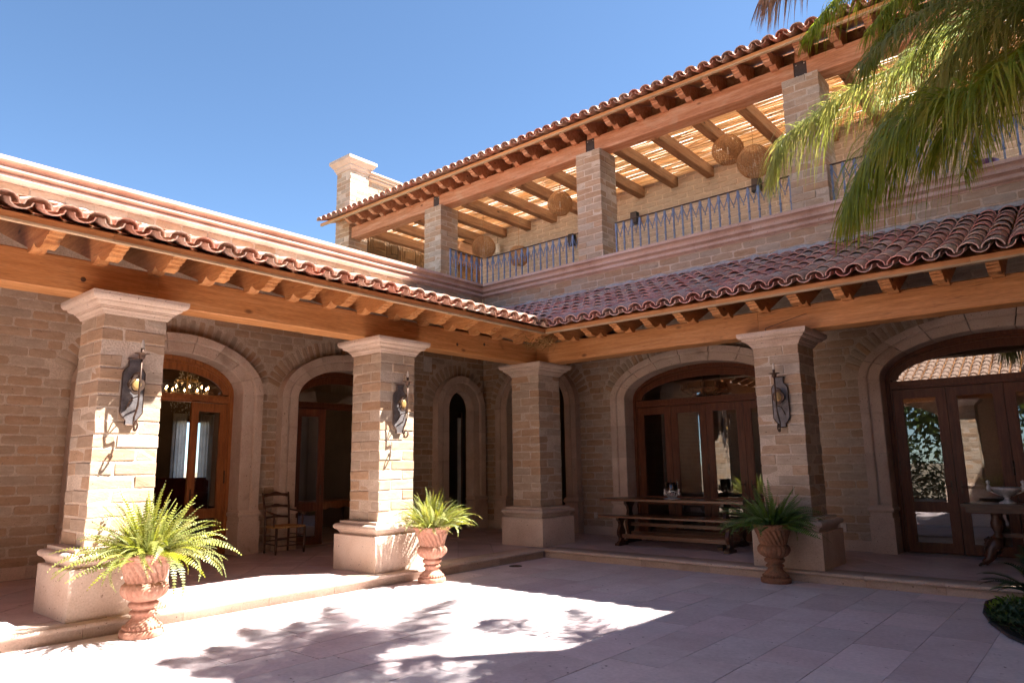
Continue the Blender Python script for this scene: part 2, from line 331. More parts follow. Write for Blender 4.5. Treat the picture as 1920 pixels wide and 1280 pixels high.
def pinwheel(parent, S, z0, z1, pitch=.14):
    n = round((z1 - z0) / pitch); p = (z1 - z0) / n; k = S / .66
    core = MB().box(-S/2+.006, S/2-.006, -S/2+.006, S/2-.006, z0, z1)
    obj('mortar_core', core.mesh('mortar_core', M['mortar']), parent)
    for c in range(n):
        z = z0 + c * p + .009; mir = c % 2
        for q in range(4):
            me = random.choice(BB)
            a = q * math.pi / 2
            x = -S/2 + .003 + R(-.005, .005); y = -S/2 + R(-.005, .005)
            lx, ly, sx = (x, y, 1) if not mir else (-x, y, -1)
            # position of the block corner rotated by a
            ca, sa = math.cos(a), math.sin(a)
            o = obj('brick', me, parent, (ca*lx - sa*ly, sa*lx + ca*ly, z + R(-.003, .003)), (R(-.012, .012), R(-.008, .008), a + R(-.012, .012)), (sx * k * .97, k, (p - .019) / .126))

def brick_wall(name_parent, x0, x1, z0, z1, openings, pitch=.14, thick=.24, rows_order=None, core=True, ystart=0.0):
    """facing bricks on the local -y side of plane y=0; openings = list of (cx, halfwidth fn(z))"""
    par = name_parent; L = .43; n = max(1, round((z1 - z0) / pitch)); p = (z1 - z0) / n
    def free(za, zb):
        iv = [(x0, x1)]
        for cx, fn in openings:
            h = max(fn(za), fn((za + zb) / 2), fn(zb))
            if h <= 0: continue
            nv = []
            for a, b in iv:
                if cx + h <= a or cx - h >= b: nv.append((a, b)); continue
                if cx - h > a: nv.append((a, cx - h))
                if cx + h < b: nv.append((cx + h, b))
            iv = nv
        return iv
    for c in range(n):
        za = z0 + c * p; zb = za + p; off = (c % 2) * .22 + R(-.03, .03)
        for a, b in free(za, zb):
            x = math.floor((a - off) / (L + .016)) * (L + .016) + off
            while x < b:
                u0 = max(x, a); u1 = min(x + L + R(-.01, .01), b)
                if u1 - u0 > .07:
                    piece('brick', random.choice(BR), par, ((u0 + u1) / 2, ystart + R(-.007, .003), za + .009 + R(-.003, .003)), (R(-.01, .01), R(-.012, .012), 0), ((u1 - u0) / .43, 1, (p - .018) / .122))
                x += L + .016
    if core:
        mb = MB(); nz = max(1, int((z1 - z0) / .06))
        for c in range(nz):
            za = z0 + (z1 - z0) * c / nz; zb = z0 + (z1 - z0) * (c + 1) / nz
            iv = [(x0, x1)]
            for cx, fn in openings:
                h = getattr(fn, 'inner', fn)((za + zb) / 2)
                if h <= 0: continue
                nv = []
                for a, b in iv:
                    if cx + h <= a or cx - h >= b: nv.append((a, b)); continue
                    if cx - h > a: nv.append((a, cx - h))
                    if cx + h < b: nv.append((cx + h, b))
                iv = nv
            for a, b in iv: mb.box(a, b, ystart + .009, ystart + thick, za, zb)
        o = obj('mortar_bed', mb.mesh('mortar_bed', M['mortar'], fix=False), par)

def ell(a, spring, rise):
    def h(z):
        if z <= spring: return a
        t = (z - spring) / rise
        return a * math.sqrt(1 - t * t) if t < 1 else 0
    return h
FL = .139   # gallery floor height

# ------------------------------------------------------------------ frames of the four wings (local x along, local y into the building)
FR = ((0, 0), 0.0)                       # right wing
FLW = ((0, 0), math.pi / 2)              # left wing: local x = world y, local y = -world x
FS = ((9.0, -10.45), math.pi)            # wing behind the camera
FE = ((8.95, 0), -math.pi / 2)           # east wing: local x = -world y

# ------------------------------------------------------------------ ground, paving, gallery floor
gm = MB().grid([[(x, y, -.25) for y in (-300, -60, 0, 60, 300)] for x in (-300, -60, 0, 60, 300)])
struct('ground', gm.mesh('ground', M['ground'], fix=False))
pav = struct('courtyard_paving', MB().box(-.2, 9.2, -10.6, .2, -.2, -.006).mesh('courtyard_paving', M['joint']))
def slab_mesh(L, Wd, seed):
    rd = random.Random(seed); e = .004
    mb = MB(); nx, ny = 3, 5
    P = [[(i / nx * Wd, j / ny * L, rd.uniform(-.0012, .0012) - (.003 if (i in (0, nx) or j in (0, ny)) else 0)) for j in range(ny + 1)] for i in range(nx + 1)]
    mb.grid(P)
    mb.add([(0,0,-.003),(Wd,0,-.003),(Wd,L,-.003),(0,L,-.003),(0,0,-.03),(Wd,0,-.03),(Wd,L,-.03),(0,L,-.03)], [(0,4,5,1),(1,5,6,2),(2,6,7,3),(3,7,4,0)])
    return mb.mesh('paving_slab', M['paving'], False)
SL = [slab_mesh(.9, .48, k) for k in range(6)]
x = 0.06
while x < 8.9:
    y = 0.0 - R(0, .8)
    first = True; y = -.02
    while y > -10.4:
        l = random.choice((.9, .9, .75, .6, 1.05)) if not first else R(.3, .9)
        first = False
        w = min(.48, 8.93 - x)
        if w > .1: piece('paving_slab', random.choice(SL), pav, (x, y - l, R(-.0015, .0015)), (R(-.001, .001), R(-.001, .001), 0), ((w - .005) / .48, (l - .005) / .9, 1))
        y -= l
    x += .48
# drain cover
dm = MB()
dm.lathe([(.105, 0), (.105, .006), (.092, .009), (.088, .006), (0.001, .006)], 24)
dr = tag(obj('drain_cover', dm.mesh('drain_cover', M['bracket']), None, (.32, -1.15, .001)), 'small round dark drain cover in the paving near the inner corner step', 'drain cover')
gr = MB()
for k in range(-3, 4): gr.box(-.07, .07, k * .022 - .005, k * .022 + .005, .006, .009)
obj('grille', gr.mesh('grille', M['iron']), dr)

gf = struct('gallery_floor', None or MB().box(-4.4, -.03, -10.6, 3.4, -.2, FL - .008).box(-.03, 9.0, .03, 3.4, -.2, FL - .008).mesh('gallery_floor', M['joint']))
def ftile(seed):
    s = .295; mb = MB()
    mb.add([(-s, -s, 0), (s, -s, 0), (s, s, 0), (-s, s, 0), (-s-.002, -s-.002, -.02), (s+.002, -s-.002, -.02), (s+.002, s+.002, -.02), (-s-.002, s+.002, -.02)],
           [(0, 1, 2, 3), (0, 4, 5, 1), (1, 5, 6, 2), (2, 6, 7, 3), (3, 7, 4, 0)])
    return mb.mesh('floor_tile', M['floor'], False)
FT = ftile(0)
import itertools
def clip_tile(cx, cy, s, xa, xb, ya, yb):
    pts = [Vector((cx + s * 1.414 * dx, cy + s * 1.414 * dy)) for dx, dy in ((1, 0), (0, 1), (-1, 0), (0, -1))]
    for ax, lim, sg in ((0, xa, 1), (0, xb, -1), (1, ya, 1), (1, yb, -1)):
        out = []
        for i in range(len(pts)):
            a, b = pts[i], pts[(i + 1) % len(pts)]; da = (a[ax] - lim) * sg; db = (b[ax] - lim) * sg
            if da >= 0: out.append(a)
            if da * db < 0: out.append(a + (b - a) * (da / (da - db)))
        pts = out
        if len(pts) < 3: return None
    return pts
step = .6 * 1.4142
for (xa, xb, ya, yb) in ((-3.72, -.36, -8.6, .34), (-3.72, 9.0, .36, 2.5)):
    i0 = int(xa / (step / 2)) - 1; i1 = int(xb / (step / 2)) + 2; j0 = int(ya / (step / 2)) - 1; j1 = int(yb / (step / 2)) + 2
    for i in range(i0, i1):
        for j in range(j0, j1):
            if (i + j) % 2: continue
            cx, cy = i * step / 2, j * step / 2
            pts = clip_tile(cx, cy, .297, xa, xb, ya, yb)
            if not pts: continue
            c = sum((Vector(p) for p in pts), Vector((0, 0))) / len(pts)
            if len(pts) == 4 and abs(max(p.x for p in pts) - min(p.x for p in pts) - .84) < .01 and abs(max(p.y for p in pts) - min(p.y for p in pts) - .84) < .01:
                piece('floor_tile', FT, gf, (cx, cy, FL + R(-.001, .001)), (0, 0, math.pi / 4))
            else:
                mb = MB(); n = len(pts); mb.add([(p.x - c.x, p.y - c.y, 0) for p in pts] + [(p.x - c.x, p.y - c.y, -.02) for p in pts],
                                               [tuple(range(n))] + [(k, k + n, (k + 1) % n + n, (k + 1) % n) for k in range(n)])
                piece('floor_tile', mb.mesh('floor_tile', M['floor'], False, False), gf, (c.x, c.y, FL + R(-.001, .001)))
# bullnosed border stones and risers
def nosing(L, mat_='stone'):
    mb = MB(); prof = [(.36, FL - .02), (.36, FL), (.0, FL)] + [(-.03 - .024 * math.sin(a) + 0.0, FL - .024 + .024 * math.cos(a)) for a in [k * math.pi / 6 for k in range(0, 7)]] + [(.0, FL - .048), (.01, FL - .055)]
    mb.grid([[(x_, p[0], p[1]) for p in prof] for x_ in (.002, L - .002)])
    mb.add([(x_, p[0], p[1]) for x_ in (.002,) for p in prof], [tuple(range(len(prof)))])
    mb.add([(x_, p[0], p[1]) for x_ in (L - .002,) for p in prof], [tuple(range(len(prof)))])
    return mb.mesh('step_nosing', M['stone'], True)
def riser(L):
    mb = MB().box(.002, L - .002, .0, .03, -.01, FL - .05); return mb.mesh('step_riser', M['stone'])
def border(F, xa, xb):
    x = xa
    while x < xb - .05:
        l = min(R(.85, 1.2), xb - x)
        if xb - x - l < .25: l = xb - x
        c = fr(F, (x, 0, 0))
        obj('step_nosing', nosing(l), gf, (c[0], c[1], R(-.001, .001)), (0, 0, F[1]))
        obj('step_riser', riser(l), gf, (c[0], c[1], 0), (0, 0, F[1]))
        x += l
border(FR, .03, 8.95)
border(FLW, -10.4, -.03)

# ------------------------------------------------------------------ moulded square rings (capitals, pedestals)
def square_ring(prof, name, m, cap_top=True, cap_bot=False, smooth=False):
    mb = MB(); P = [[(-r, -r, z), (r, -r, z), (r, r, z), (-r, r, z)] for r, z in prof]
    mb.grid(P, cv=True); n = len(P)
    if cap_top: mb.f.append(tuple(range((n - 1) * 4, n * 4)))
    if cap_bot: mb.f.append((0, 1, 2, 3))
    return mb.mesh(name, m, smooth)
def make_pillar(F, x, y, label):
    t = thing('brick_pillar', label, 'pillar', F, (x, y, FL), 'brick pillars of the gallery')
    zb, zs, zt, zc = .633 - FL, .8214 - FL, 3.2558 - FL, 3.4673 - FL
    b = .481
    ped = square_ring([(b, 0), (b, zb - .01), (b - .008, zb)], 'pedestal', M['stone'])
    obj('pedestal', ped, t)
    c = .055
    arc = [(b - .045 + 0 + .0, zb + .002), (b - .05, zb + .012)] + [(b - .052 + .0 * k, zb + .015) for k in (0,)]
    prof = [(b - .055, zb + .002), (b - .05, zb + .03), (b - .03, zb + .055), (b - .028, zb + .062)]
    prof += [(b - .03 + .045 * math.sin(a), zb + .105 - .042 * math.cos(a)) for a in [k * math.pi / 8 for k in range(0, 9)]]
    prof += [(b - .055, zb + .150), (b - .055, zs - .002), (.31, zs)]
    obj('base_moulding', square_ring(prof, 'base_moulding', M['stone'], True), t)
    pinwheel(t, .6618, zs, zt)
    h = zc - zt; s0 = .331; s1 = .504
    q = lambda a, b_: (s0 + (s1 - s0) * a, zt + h * b_)
    prof = [q(-.02, 0), q(.06, .0), q(.10, .05), q(.14, .14), q(.24, .22), q(.27, .23), q(.27, .30), q(.36, .31), q(.36, .36)]
    prof += [q(.40 + .30 * math.sin(a) * 1.0, .40 + .2 * (1 - math.cos(a))) for a in [k * math.pi / 10 for k in range(0, 6)]]
    prof += [q(.86, .63), q(.95, .72), q(1, .82), q(1, 1)]
    obj('capital', square_ring(prof, 'capital', M['stone'], True, True), t)
    return t
PY = .111 + .481
P1 = make_pillar(FLW, -6.8904, PY, 'nearest brick pillar with wall lamp, left of the large urn with the big fern')
P2 = make_pillar(FLW, -3.1374, PY, 'brick pillar with wall lamp behind the middle urn, between the two lit archways')
P3 = make_pillar(FR, -PY, PY, 'plain brick pillar without lamp at the inner corner of the two galleries')
P4 = make_pillar(FR, 4.1801, PY, 'shaded brick pillar with wall lamp beside the right urn and long bench')
P5 = make_pillar(FR, 8.98, PY, 'brick pillar at the right end of the right gallery, out past the palm')
P0 = make_pillar(FLW, -10.64, PY, 'brick pillar at the near end of the left gallery')

# ------------------------------------------------------------------ beams + lower tiled roofs
def cap_tile(L, r0, r1, th, name='roof_tile', m=None, n=6, flip=False):
    mb = MB(); rows = []
    for y, r in ((0, r1), (L, r0)):
        o = []; i = []
        for k in range(n + 1):
            a = math.pi * k / n
            o.append((-math.cos(a) * r, y, math.sin(a) * r * .82)); i.append((-math.cos(a) * (r - th), y, math.sin(a) * (r - th) * .82))
        rows.append(o + i[::-1])
    mb.grid(rows, cv=True); nn = n + 1
    for r_ in (0, 1):
        b = r_ * 2 * nn
        for k in range(n): mb.f.append((b + k, b + k + 1, b + 2 * nn - 2 - k, b + 2 * nn - 1 - k))
    if flip: mb.v = [(x, y, -z) for x, y, z in mb.v]
    me = mb.mesh(name, m, False)
    for p_ in me.polygons[:]:
        pass
    me.polygons.foreach_set('use_smooth', [True] * len(me.polygons))
    try:
        me.set_sharp_from_angle(angle=math.radians(50))
    except Exception: pass
    return me
TILE = [cap_tile(.48, .100 + R(-.003, .003), .124 + R(-.004, .004), .015, 'roof_tile', M['tile']) for _ in range(3)]
PAN = cap_tile(.48, .118, .100, .013, 'pan_tile', M['tile'], flip=True)
TILEP = [cap_tile(.48, .100 + R(-.003, .003), .124 + R(-.004, .004), .015, 'roof_tile', M['tile_pale']) for _ in range(3)]
PANP = cap_tile(.48, .118, .100, .013, 'pan_tile', M['tile_pale'], flip=True)

def rafter_mesh(y0, y1, ztop, slope, ybeam, zbeam, w=.135, seed=0):
    """profile in y,z: top follows slope; carved stepped tip; underside flat at beam"""
    T = lambda y: ztop + slope * (y - y0)
    prof = [(.419, .008), (.419, -.045), (.31, -.045), (.27, -.02), (.215, .022), (.19, -.01), (.13, -.05), (.03, -.078), (-.09, -.055), (-.105, -.022), (-.155, -.018), (-.165, .004), (-.225, .008), (-.235, .028), (-.325, .036)]
    k = (ybeam - y0) / .75
    poly = [(y0, T(y0)), (y1, T(y1)), (y1, T(y1) - .24), (ybeam + .05, zbeam + .03)] + [(ybeam - (.42 - a) * k, zbeam + b_) for a, b_ in prof] + [(y0, zbeam + .04)]
    return MB().prism(poly, 'x', -w / 2, w / 2).mesh('rafter', M['rafter'])

def tiled_roof(F, root, xa, xb, eave_y, zf, slope, wall_y, spacing, tiles, pan, keep, rows=None, deck_m='beam', rafters=None, ybeam=.42, zbeam=3.842, tilename='roof_tile', deck=True, fasc=(None, None)):
    th = math.atan(slope); c_, s_ = math.cos(th), math.sin(th)
    zd = zf + .085        # deck top at eave
    if deck:
        mb = MB(); yy = wall_y; zz = lambda y: zd + slope * (y - eave_y)
        mb.prism([(eave_y + .02, zz(eave_y + .02) - .006), (yy, zz(yy) - .006), (yy, zz(yy) - .036), (eave_y + .02, zz(eave_y + .02) - .036)], 'x', xa, xb)
        obj('roof_deck', mb.mesh('roof_deck', M['rafter']), root)
    fx0, fx1 = fasc[0] if fasc[0] is not None else xa, fasc[1] if fasc[1] is not None else xb
    x = fx0
    while x < fx1 - .01:
        l = min(3.2, fx1 - x)
        obj('eave_board', MB().box(x + .001, x + l - .001, eave_y + .012, eave_y + .06, zf + .024, zf + .083).mesh('eave_board', M['beam']), root)
        obj('eave_strip', MB().box(x + .001, x + l - .001, eave_y + .006, eave_y + .07, zf, zf + .022).mesh('eave_strip', M['palewood']), root)
        x += l
    L = (wall_y - eave_y) / c_; n = int(L / .415) + 1 if rows is None else rows
    k = 0; x = xa + spacing / 2
    while x < xb:
        jx = R(-.008, .008)
        for r in range(n):
            s = -.04 + r * .415
            if s + .1 > L: continue
            y = eave_y + s * c_; z = zd + s * s_
            if keep(x, y, z):
                ex = .09 if r == 0 else (.04 if r == 1 else 0)
                piece('roof_tile', random.choice(tiles), root, (x + jx + R(-.005, .005), y - ex + R(-.012, .012), z + .058 + R(-.003, .003)), (th - .055 + R(-.008, .008), R(-.025, .025), R(-.02, .02)))
            if keep(x + spacing / 2, y, z) and r < 4:
                piece('pan_tile', pan, root, (x + spacing / 2, y - (.115 if r == 0 else 0) + R(-.01, .01), z + .088), (th - .02 + R(-.01, .01), R(-.03, .03), R(-.015, .015)))
        x += spacing; k += 1
    if rafters:
        ra, rb, pitch, rme = rafters
        x = ra
        while x < rb:
            obj('rafter', rme, root, (x, 0, 0)); x += pitch

EY = -.30; EX = .36; ZF = 3.872
SR, SLP = .435, .345
zdeck_R = lambda x, y: ZF + .085 + SR * (y - EY)
zdeck_L = lambda x, y: ZF + .085 + SLP * (EX - x)
rafR = rafter_mesh(EY + .03, 2.6, ZF + .05, SR, .42, 3.842)
rafL = rafter_mesh(-EX + .03, 3.85, ZF + .05, SLP, .42, 3.842)
def beam_mesh(x0, x1, y0, y1, z0, z1, m, seed=1):
    rd = random.Random(seed); n = max(2, int((x1 - x0) / .5)); P = []; b = .012
    for i in range(n + 1):
        x = x0 + (x1 - x0) * i / n; j = lambda: rd.uniform(-.0025, .0025)
        P.append([(x, y0 + j(), z0 + b), (x, y0 + b, z0 + j()), (x, y1 - b, z0 + j()), (x, y1, z0 + b), (x, y1, z1 - b), (x, y1 - b, z1), (x, y0 + b, z1), (x, y0 + j(), z1 - b)])
    mb = MB().grid(P, cv=True); mb.f.append(tuple(range(8))); mb.f.append(tuple(range(n * 8, n * 8 + 8)))
    return mb.mesh('beam', m)
# left roof
roofL = thing('tiled_gallery_roof', 'low sunlit clay tile roof over the left gallery with carved rafter tails', 'roof', FLW, (0, 0, 0), 'lower tiled roofs')
for a, b in ((-10.6, -6.62), (-6.617, -2.9), (-2.897, .419)):
    obj('beam', beam_mesh(a, b, .42, .77, 3.469, 3.840, M['beam'], int(a * 7)), roofL)
tiled_roof(FLW, roofL, -10.6, 2.6, -EX, ZF, SLP, 3.86, .262, TILEP, PANP, lambda X, Y, Z: Z > zdeck_R(-Y, X) - .03 or X < EY, rafters=(-7.865 - .59 * 4, -.02, .59, rafL), fasc=(-10.6, EY))
# right roof
roofR = thing('tiled_gallery_roof', 'low shaded red clay tile roof over the right gallery below the balcony', 'roof', FR, (0, 0, 0), 'lower tiled roofs')
for a, b in ((-.77, 3.9), (3.903, 8.95)):
    obj('beam', beam_mesh(a, b, .42, .77, 3.469, 3.840, M['beam'], int(a * 9)), roofR)
tiled_roof(FR, roofR, -3.86, 8.95, EY, ZF, SR, 2.63, .250, TILE, PAN, lambda X, Y, Z: Z > zdeck_L(X, Y) + .0, rafters=(5.79 - .585 * 10, 8.9, .585, rafR), fasc=(EX, 8.95))
obj('scarf_joint', MB().prism([(4.0, 3.468), (4.008, 3.468), (4.008, 3.56), (4.62, 3.70), (4.62, 3.708), (4.0, 3.568)], 'y', .416, .43).mesh('scarf_joint', M['bracket']), roofR)
for kx, kz in ((-1.72, 3.60), (-1.05, 3.68), (-7.4, 3.62)):
    obj('wood_knot', MB().lathe([(.028, 0), (.022, .004), (.001, .005)], 14).mesh('wood_knot', M['darkwood'], True), roofL, (kx, .4185, kz), (math.pi / 2, 0, 0))
# valley cap tiles
vd = Vector((-1, .793)).normalized()
v0 = Vector((EX + .04, EY - .02))
Lv = math.hypot(3.72, 2.95)
sv = SLP * abs(vd.x)
thv = math.atan(sv)
for k in range(11):
    s = k * .41
    px_, py_ = v0 + vd * s
    if py_ > 2.5: break
    me = random.choice(TILE)
    o = obj('roof_tile', me, roofR, (px_, py_, zdeck_L(px_, py_) + .105 + R(-.004, .004)), (0, 0, 0), (1.05, 1, 1.05))
    yv = Vector((vd.x * math.cos(thv), vd.y * math.cos(thv), math.sin(thv))); xv = Vector((vd.y, -vd.x, 0)); zv = xv.cross(yv)
    o.rotation_euler = Matrix((xv, yv, zv)).transposed().to_euler()
# flashing
def flashing(F, root, xa, xb, y, z, hh):
    P = []; n = int((xb - xa) / .15)
    for i in range(n + 1):
        x = xa + (xb - xa) * i / n
        P.append([(x, y - .24 + R(-.03, .03), z - .02), (x, y - .13, z + .04 + R(-.012, .012)), (x, y - .03, z + hh * .75 + R(-.02, .02)), (x, y + .002, z + hh + R(-.03, .03)), (x, y + .05, z + hh)])
    obj('flashing', MB().grid(P).mesh('flashing', M['plaster'], True, False), root)
flashing(FR, roofR, -3.4, 8.95, 2.65, zdeck_R(0, 2.5) + .10, .12)
flashing(FLW, roofL, -10.6, 2.3, 3.89, ZF + .085 + SLP * (3.9 + EX) - .05 + .10, .10)

tw = MB(); rd = random.Random(5)
for k in range(190):
    c_ = Vector((rd.gauss(.02, .13), rd.gauss(-.02, .13), 3.80 + rd.gauss(0, .045))); d_ = Vector((rd.gauss(0, 1), rd.gauss(0, 1), rd.gauss(-.1, .6))).normalized() * rd.uniform(.05, .16)
    tw.tube([c_ - d_, c_ + Vector((rd.gauss(0, .015), rd.gauss(0, .015), rd.gauss(0, .015))), c_ + d_], rd.uniform(.0025, .006), 3, False)
tn = tag(obj('twig_nest', tw.mesh('twig_nest', M['rush'], False, False)), 'tangle of dry twigs wedged under the eaves where the two lower roofs meet', 'nest')
# ------------------------------------------------------------------ gallery walls, doorways
def arc_fn(a_out, spring, rise_o, extra=.30):
    outer = ell(a_out, spring, rise_o); ringo = ell(a_out + extra, spring, rise_o + extra)
    def h(z): return outer(z) if z < spring + .12 else ringo(z)
    return h
def mk_open(cx, ai, ao, spring, ri, ro, extra=.30):
    h = arc_fn(ao + .0, spring, ro, extra)
    mid = ell((ai + ao) / 2, spring, (ri + ro) / 2)
    h.inner = mid
    return (cx, h)
SP = 2.88
DOORS_R = [  # cx, inner half, outer half, inner rise, outer rise
    (-2.19, .84, 1.17, .80, 1.00), (1.80, 1.60, 1.92, .63, .92), (6.62, 1.60, 1.92, .63, .92)]
DOORS_L = [(-4.84, 1.15, 1.51, .62, .93), (-1.36, 1.22, 1.58, .62, .93), (1.76, .39, .79, .42, .78)]
wallR = thing('brick_wall', 'back wall of the right gallery with wide archways behind bench and pillar', 'wall', FR, (0, 2.66, FL), 'gallery back walls')
wallL = thing('brick_wall', 'back wall of the left gallery behind the armchair and sunlit pillars', 'wall', FLW, (0, 3.9, FL), 'gallery back walls')
def shift(ops, dz):
    r = []
    for cx, h in ops:
        def g(z, h=h): return h(z + dz)
        g.inner = (lambda z, h=h: h.inner(z + dz)); r.append((cx, g))
    return r
WT = 4.6
brick_wall(wallR, -3.9, 8.95, .15, WT - FL, shift([mk_open(d[0], d[1], d[2], SP, d[3], d[4]) for d in DOORS_R], FL))
brick_wall(wallL, -8.6, 2.66, .15, WT - FL, shift([mk_open(d[0], d[1], d[2], SP, d[3], d[4]) for d in DOORS_L], FL))
def ring_bricks(par, cx, ao, ro):
    n = int(math.pi * (ao + ro) / 2 / .118)
    for i in range(n):
        th = math.pi * (i + .5) / n
        z = SP + ro * math.sin(th)
        if z < SP + .16: continue
        nx_, nz_ = math.cos(th) * ro, math.sin(th) * ao; l = math.hypot(nx_, nz_); nx_ /= l; nz_ /= l
        px_ = cx + ao * math.cos(th) + nx_ * .012; pz = z + nz_ * .012
        ang = math.atan2(nx_, nz_)
        piece('arch_brick', random.choice(BR), par, (px_, -.004 + R(-.004, .002), pz - FL), (0, ang, 0), (.092 / .43, 1, (.275 + R(-.02, .02)) / .122))
for d in DOORS_R[:]: ring_bricks(wallR, d[0], d[2], d[4])
for d in DOORS_L[:]: ring_bricks(wallL, d[0], d[2], d[4])
# skirting stones
def skirt(par, xa, xb):
    x = xa
    while x < xb - .02:
        l = min(.9, xb - x); obj('skirting_stone', MB().box(x + .002, x + l - .002, -.03, .02, -.01, .16).mesh('skirting_stone', M['stone']), par); x += l
def gaps(doors, a, b, w=.03):
    cur = a
    for d in sorted(doors):
        if d[0] - d[2] > cur: yield cur, d[0] - d[2] - w
        cur = d[0] + d[2] + w
    if cur < b: yield cur, b
for a, b in gaps(DOORS_R, -3.87, 8.9): skirt(wallR, a, b)
for a, b in gaps(DOORS_L, -8.5, 2.62): skirt(wallL, a, b)

def doorway(F, wy, d, label, wood, leaves=None, transom=True, group='stone arched doorways', deep=.30, glassfan=True):
    cx, ai, ao, ri, ro = d
    t = thing('arched_doorway', label, 'doorway', F, (cx, wy, FL), group)
    sp = SP - FL; zf = .61
    prof = [(0, deep), (0, -.125), (.04, -.14), (.50, -.14), (.52, -.128), (.57, -.128), (.60, -.165), (.66, -.175), (1.0, -.175), (1.0, .01)]
    def pin(th): return Vector((ai * math.cos(th), sp + ri * math.sin(th)))
    def pou(th): return Vector((ao * math.cos(th), sp + ro * math.sin(th)))
    ns = 9 if ao > 1 else 5
    def pc(pairs, nm):
        mb = MB(); P = []
        for A, B in pairs:
            P.append([(A.x + (B.x - A.x) * u, y, A.y + (B.y - A.y) * u) for u, y in prof])
        mb.grid(P)
        for r_ in (P[0], P[-1]): mb.add(r_, [tuple(range(len(r_)))])
        me = mb.mesh(nm, M['stone'], False); return obj(nm, me, t)
    for i in range(ns):
        a0 = math.pi * i / ns + .004; a1 = math.pi * (i + 1) / ns - .004; q = 5
        pc([(pin(a0 + (a1 - a0) * k / q), pou(a0 + (a1 - a0) * k / q)) for k in range(q + 1)], 'arch_stone')
    for sgn in (-1, 1):
        zs = [zf + .13, zf + .95, zf + 1.6, sp]
        for k in range(3):
            za, zb = zs[k] + .002, zs[k + 1] - .002
            pc([(Vector((sgn * ai, za)), Vector((sgn * ao, za))), (Vector((sgn * ai, zb)), Vector((sgn * ao, zb)))], 'jamb_stone')
        x0, x1 = sorted((sgn * (ai - .012), sgn * (ao + .025)))
        mb = MB().box(x0, x1, -.20, deep, 0, zf - .06)
        mb.box(x0 + .02, x1 - .02, -.185, deep, zf - .06, zf + .02)
        prf = [(x0 - .004, -.20), (x1 + .004, -.20), (x1 + .004, deep - .01), (x0 - .004, deep - .01)]
        def grow(g, z): return [(x0 - g, -.195 - g, z), (x1 + g, -.195 - g, z), (x1 + g, deep - .012, z), (x0 - g, deep - .012, z)]
        mb.grid([grow(-.01, zf + .02), grow(.010, zf + .04), grow(.016, zf + .062), grow(.010, zf + .085), grow(-.008, zf + .098), grow(-.012, zf + .13)], cv=True)
        mb.f.append(tuple(len(mb.v) - 4 + k for k in range(4)))
        obj('plinth', mb.mesh('plinth', M['stone']), t)
    if wood is None: return t
    yf0, yf1 = .20, .36
    # wooden frame: jambs + arched head
    wd = .085
    P = []
    pts = [(-ai + .004, 0.004, -ai + wd, 0.004)]
    seq = [(-1, .004), (-1, sp * .5), (-1, sp)]
    path_o = [Vector((-ai + .003, .004)), Vector((-ai + .003, sp))] + [Vector(((ai - .003) * math.cos(a), sp + (ri - .003) * math.sin(a))) for a in [math.pi * (1 - k / 20) for k in range(1, 20)]] + [Vector((ai - .003, sp)), Vector((ai - .003, .004))]
    path_i = [Vector((-ai + wd, .004)), Vector((-ai + wd, sp))] + [Vector(((ai - wd) * math.cos(a), sp + (ri - wd * 1.35) * math.sin(a))) for a in [math.pi * (1 - k / 20) for k in range(1, 20)]] + [Vector((ai - wd, sp)), Vector((ai - wd, .004))]
    for o_, i_ in zip(path_o, path_i):
        P.append([(o_.x, yf0, o_.y), (i_.x + (o_.x - i_.x) * .35, yf0, i_.y + (o_.y - i_.y) * .35), (i_.x + (o_.x - i_.x) * .3, yf0 + .03, i_.y + (o_.y - i_.y) * .3), (i_.x, yf0 + .03, i_.y), (i_.x, yf1, i_.y), (o_.x, yf1, o_.y)])
    obj('door_frame', MB().grid(P, cv=True).mesh('door_frame', M[wood]), t)
    zt0, zt1 = 2.725 - FL, 2.855 - FL
    if transom:
        mb = MB().box(-ai + wd, ai - wd, yf0 + .02, yf1 - .02, zt0, zt1).box(-ai + wd, ai - wd, yf0 - .005, yf0 + .019, zt0 + .035, zt0 + .085)
        obj('transom', mb.mesh('transom', M[wood]), t)
        # inner arched rail of the fanlight and its pane
        P = []
        for k in range(0, 21):
            a = math.pi * (1 - k / 20); w2 = wd + .10
            zi = lambda rr, aa: max(zt1 + .001, sp + rr * math.sin(aa))
            o_ = Vector(((ai - wd) * math.cos(a), max(zt1, sp + (ri - wd * 1.35) * math.sin(a)))); i_ = Vector(((ai - w2) * math.cos(a), max(zt1, sp + (ri - w2 * 1.3) * math.sin(a))))
            P.append([(o_.x, yf0 + .05, o_.y), (i_.x, yf0 + .05, i_.y), (i_.x, yf0 + .09, i_.y), (o_.x, yf0 + .09, o_.y)])
        obj('fanlight_rail', MB().grid(P, cv=True).mesh('fanlight_rail', M[wood]), t)
        if glassfan:
            poly = [((ai - .17) * math.cos(a), sp + (ri - .22) * math.sin(a)) for a in [math.pi * k / 24 for k in range(25)]] + [(-(ai - .17), zt1 + .003), (ai - .17, zt1 + .003)]
            obj('fanlight_pane', MB().add([(x_, yf0 + .07, z_) for x_, z_ in poly], [tuple(range(len(poly)))]).mesh('fanlight_pane', M['glass'], False, False), t)
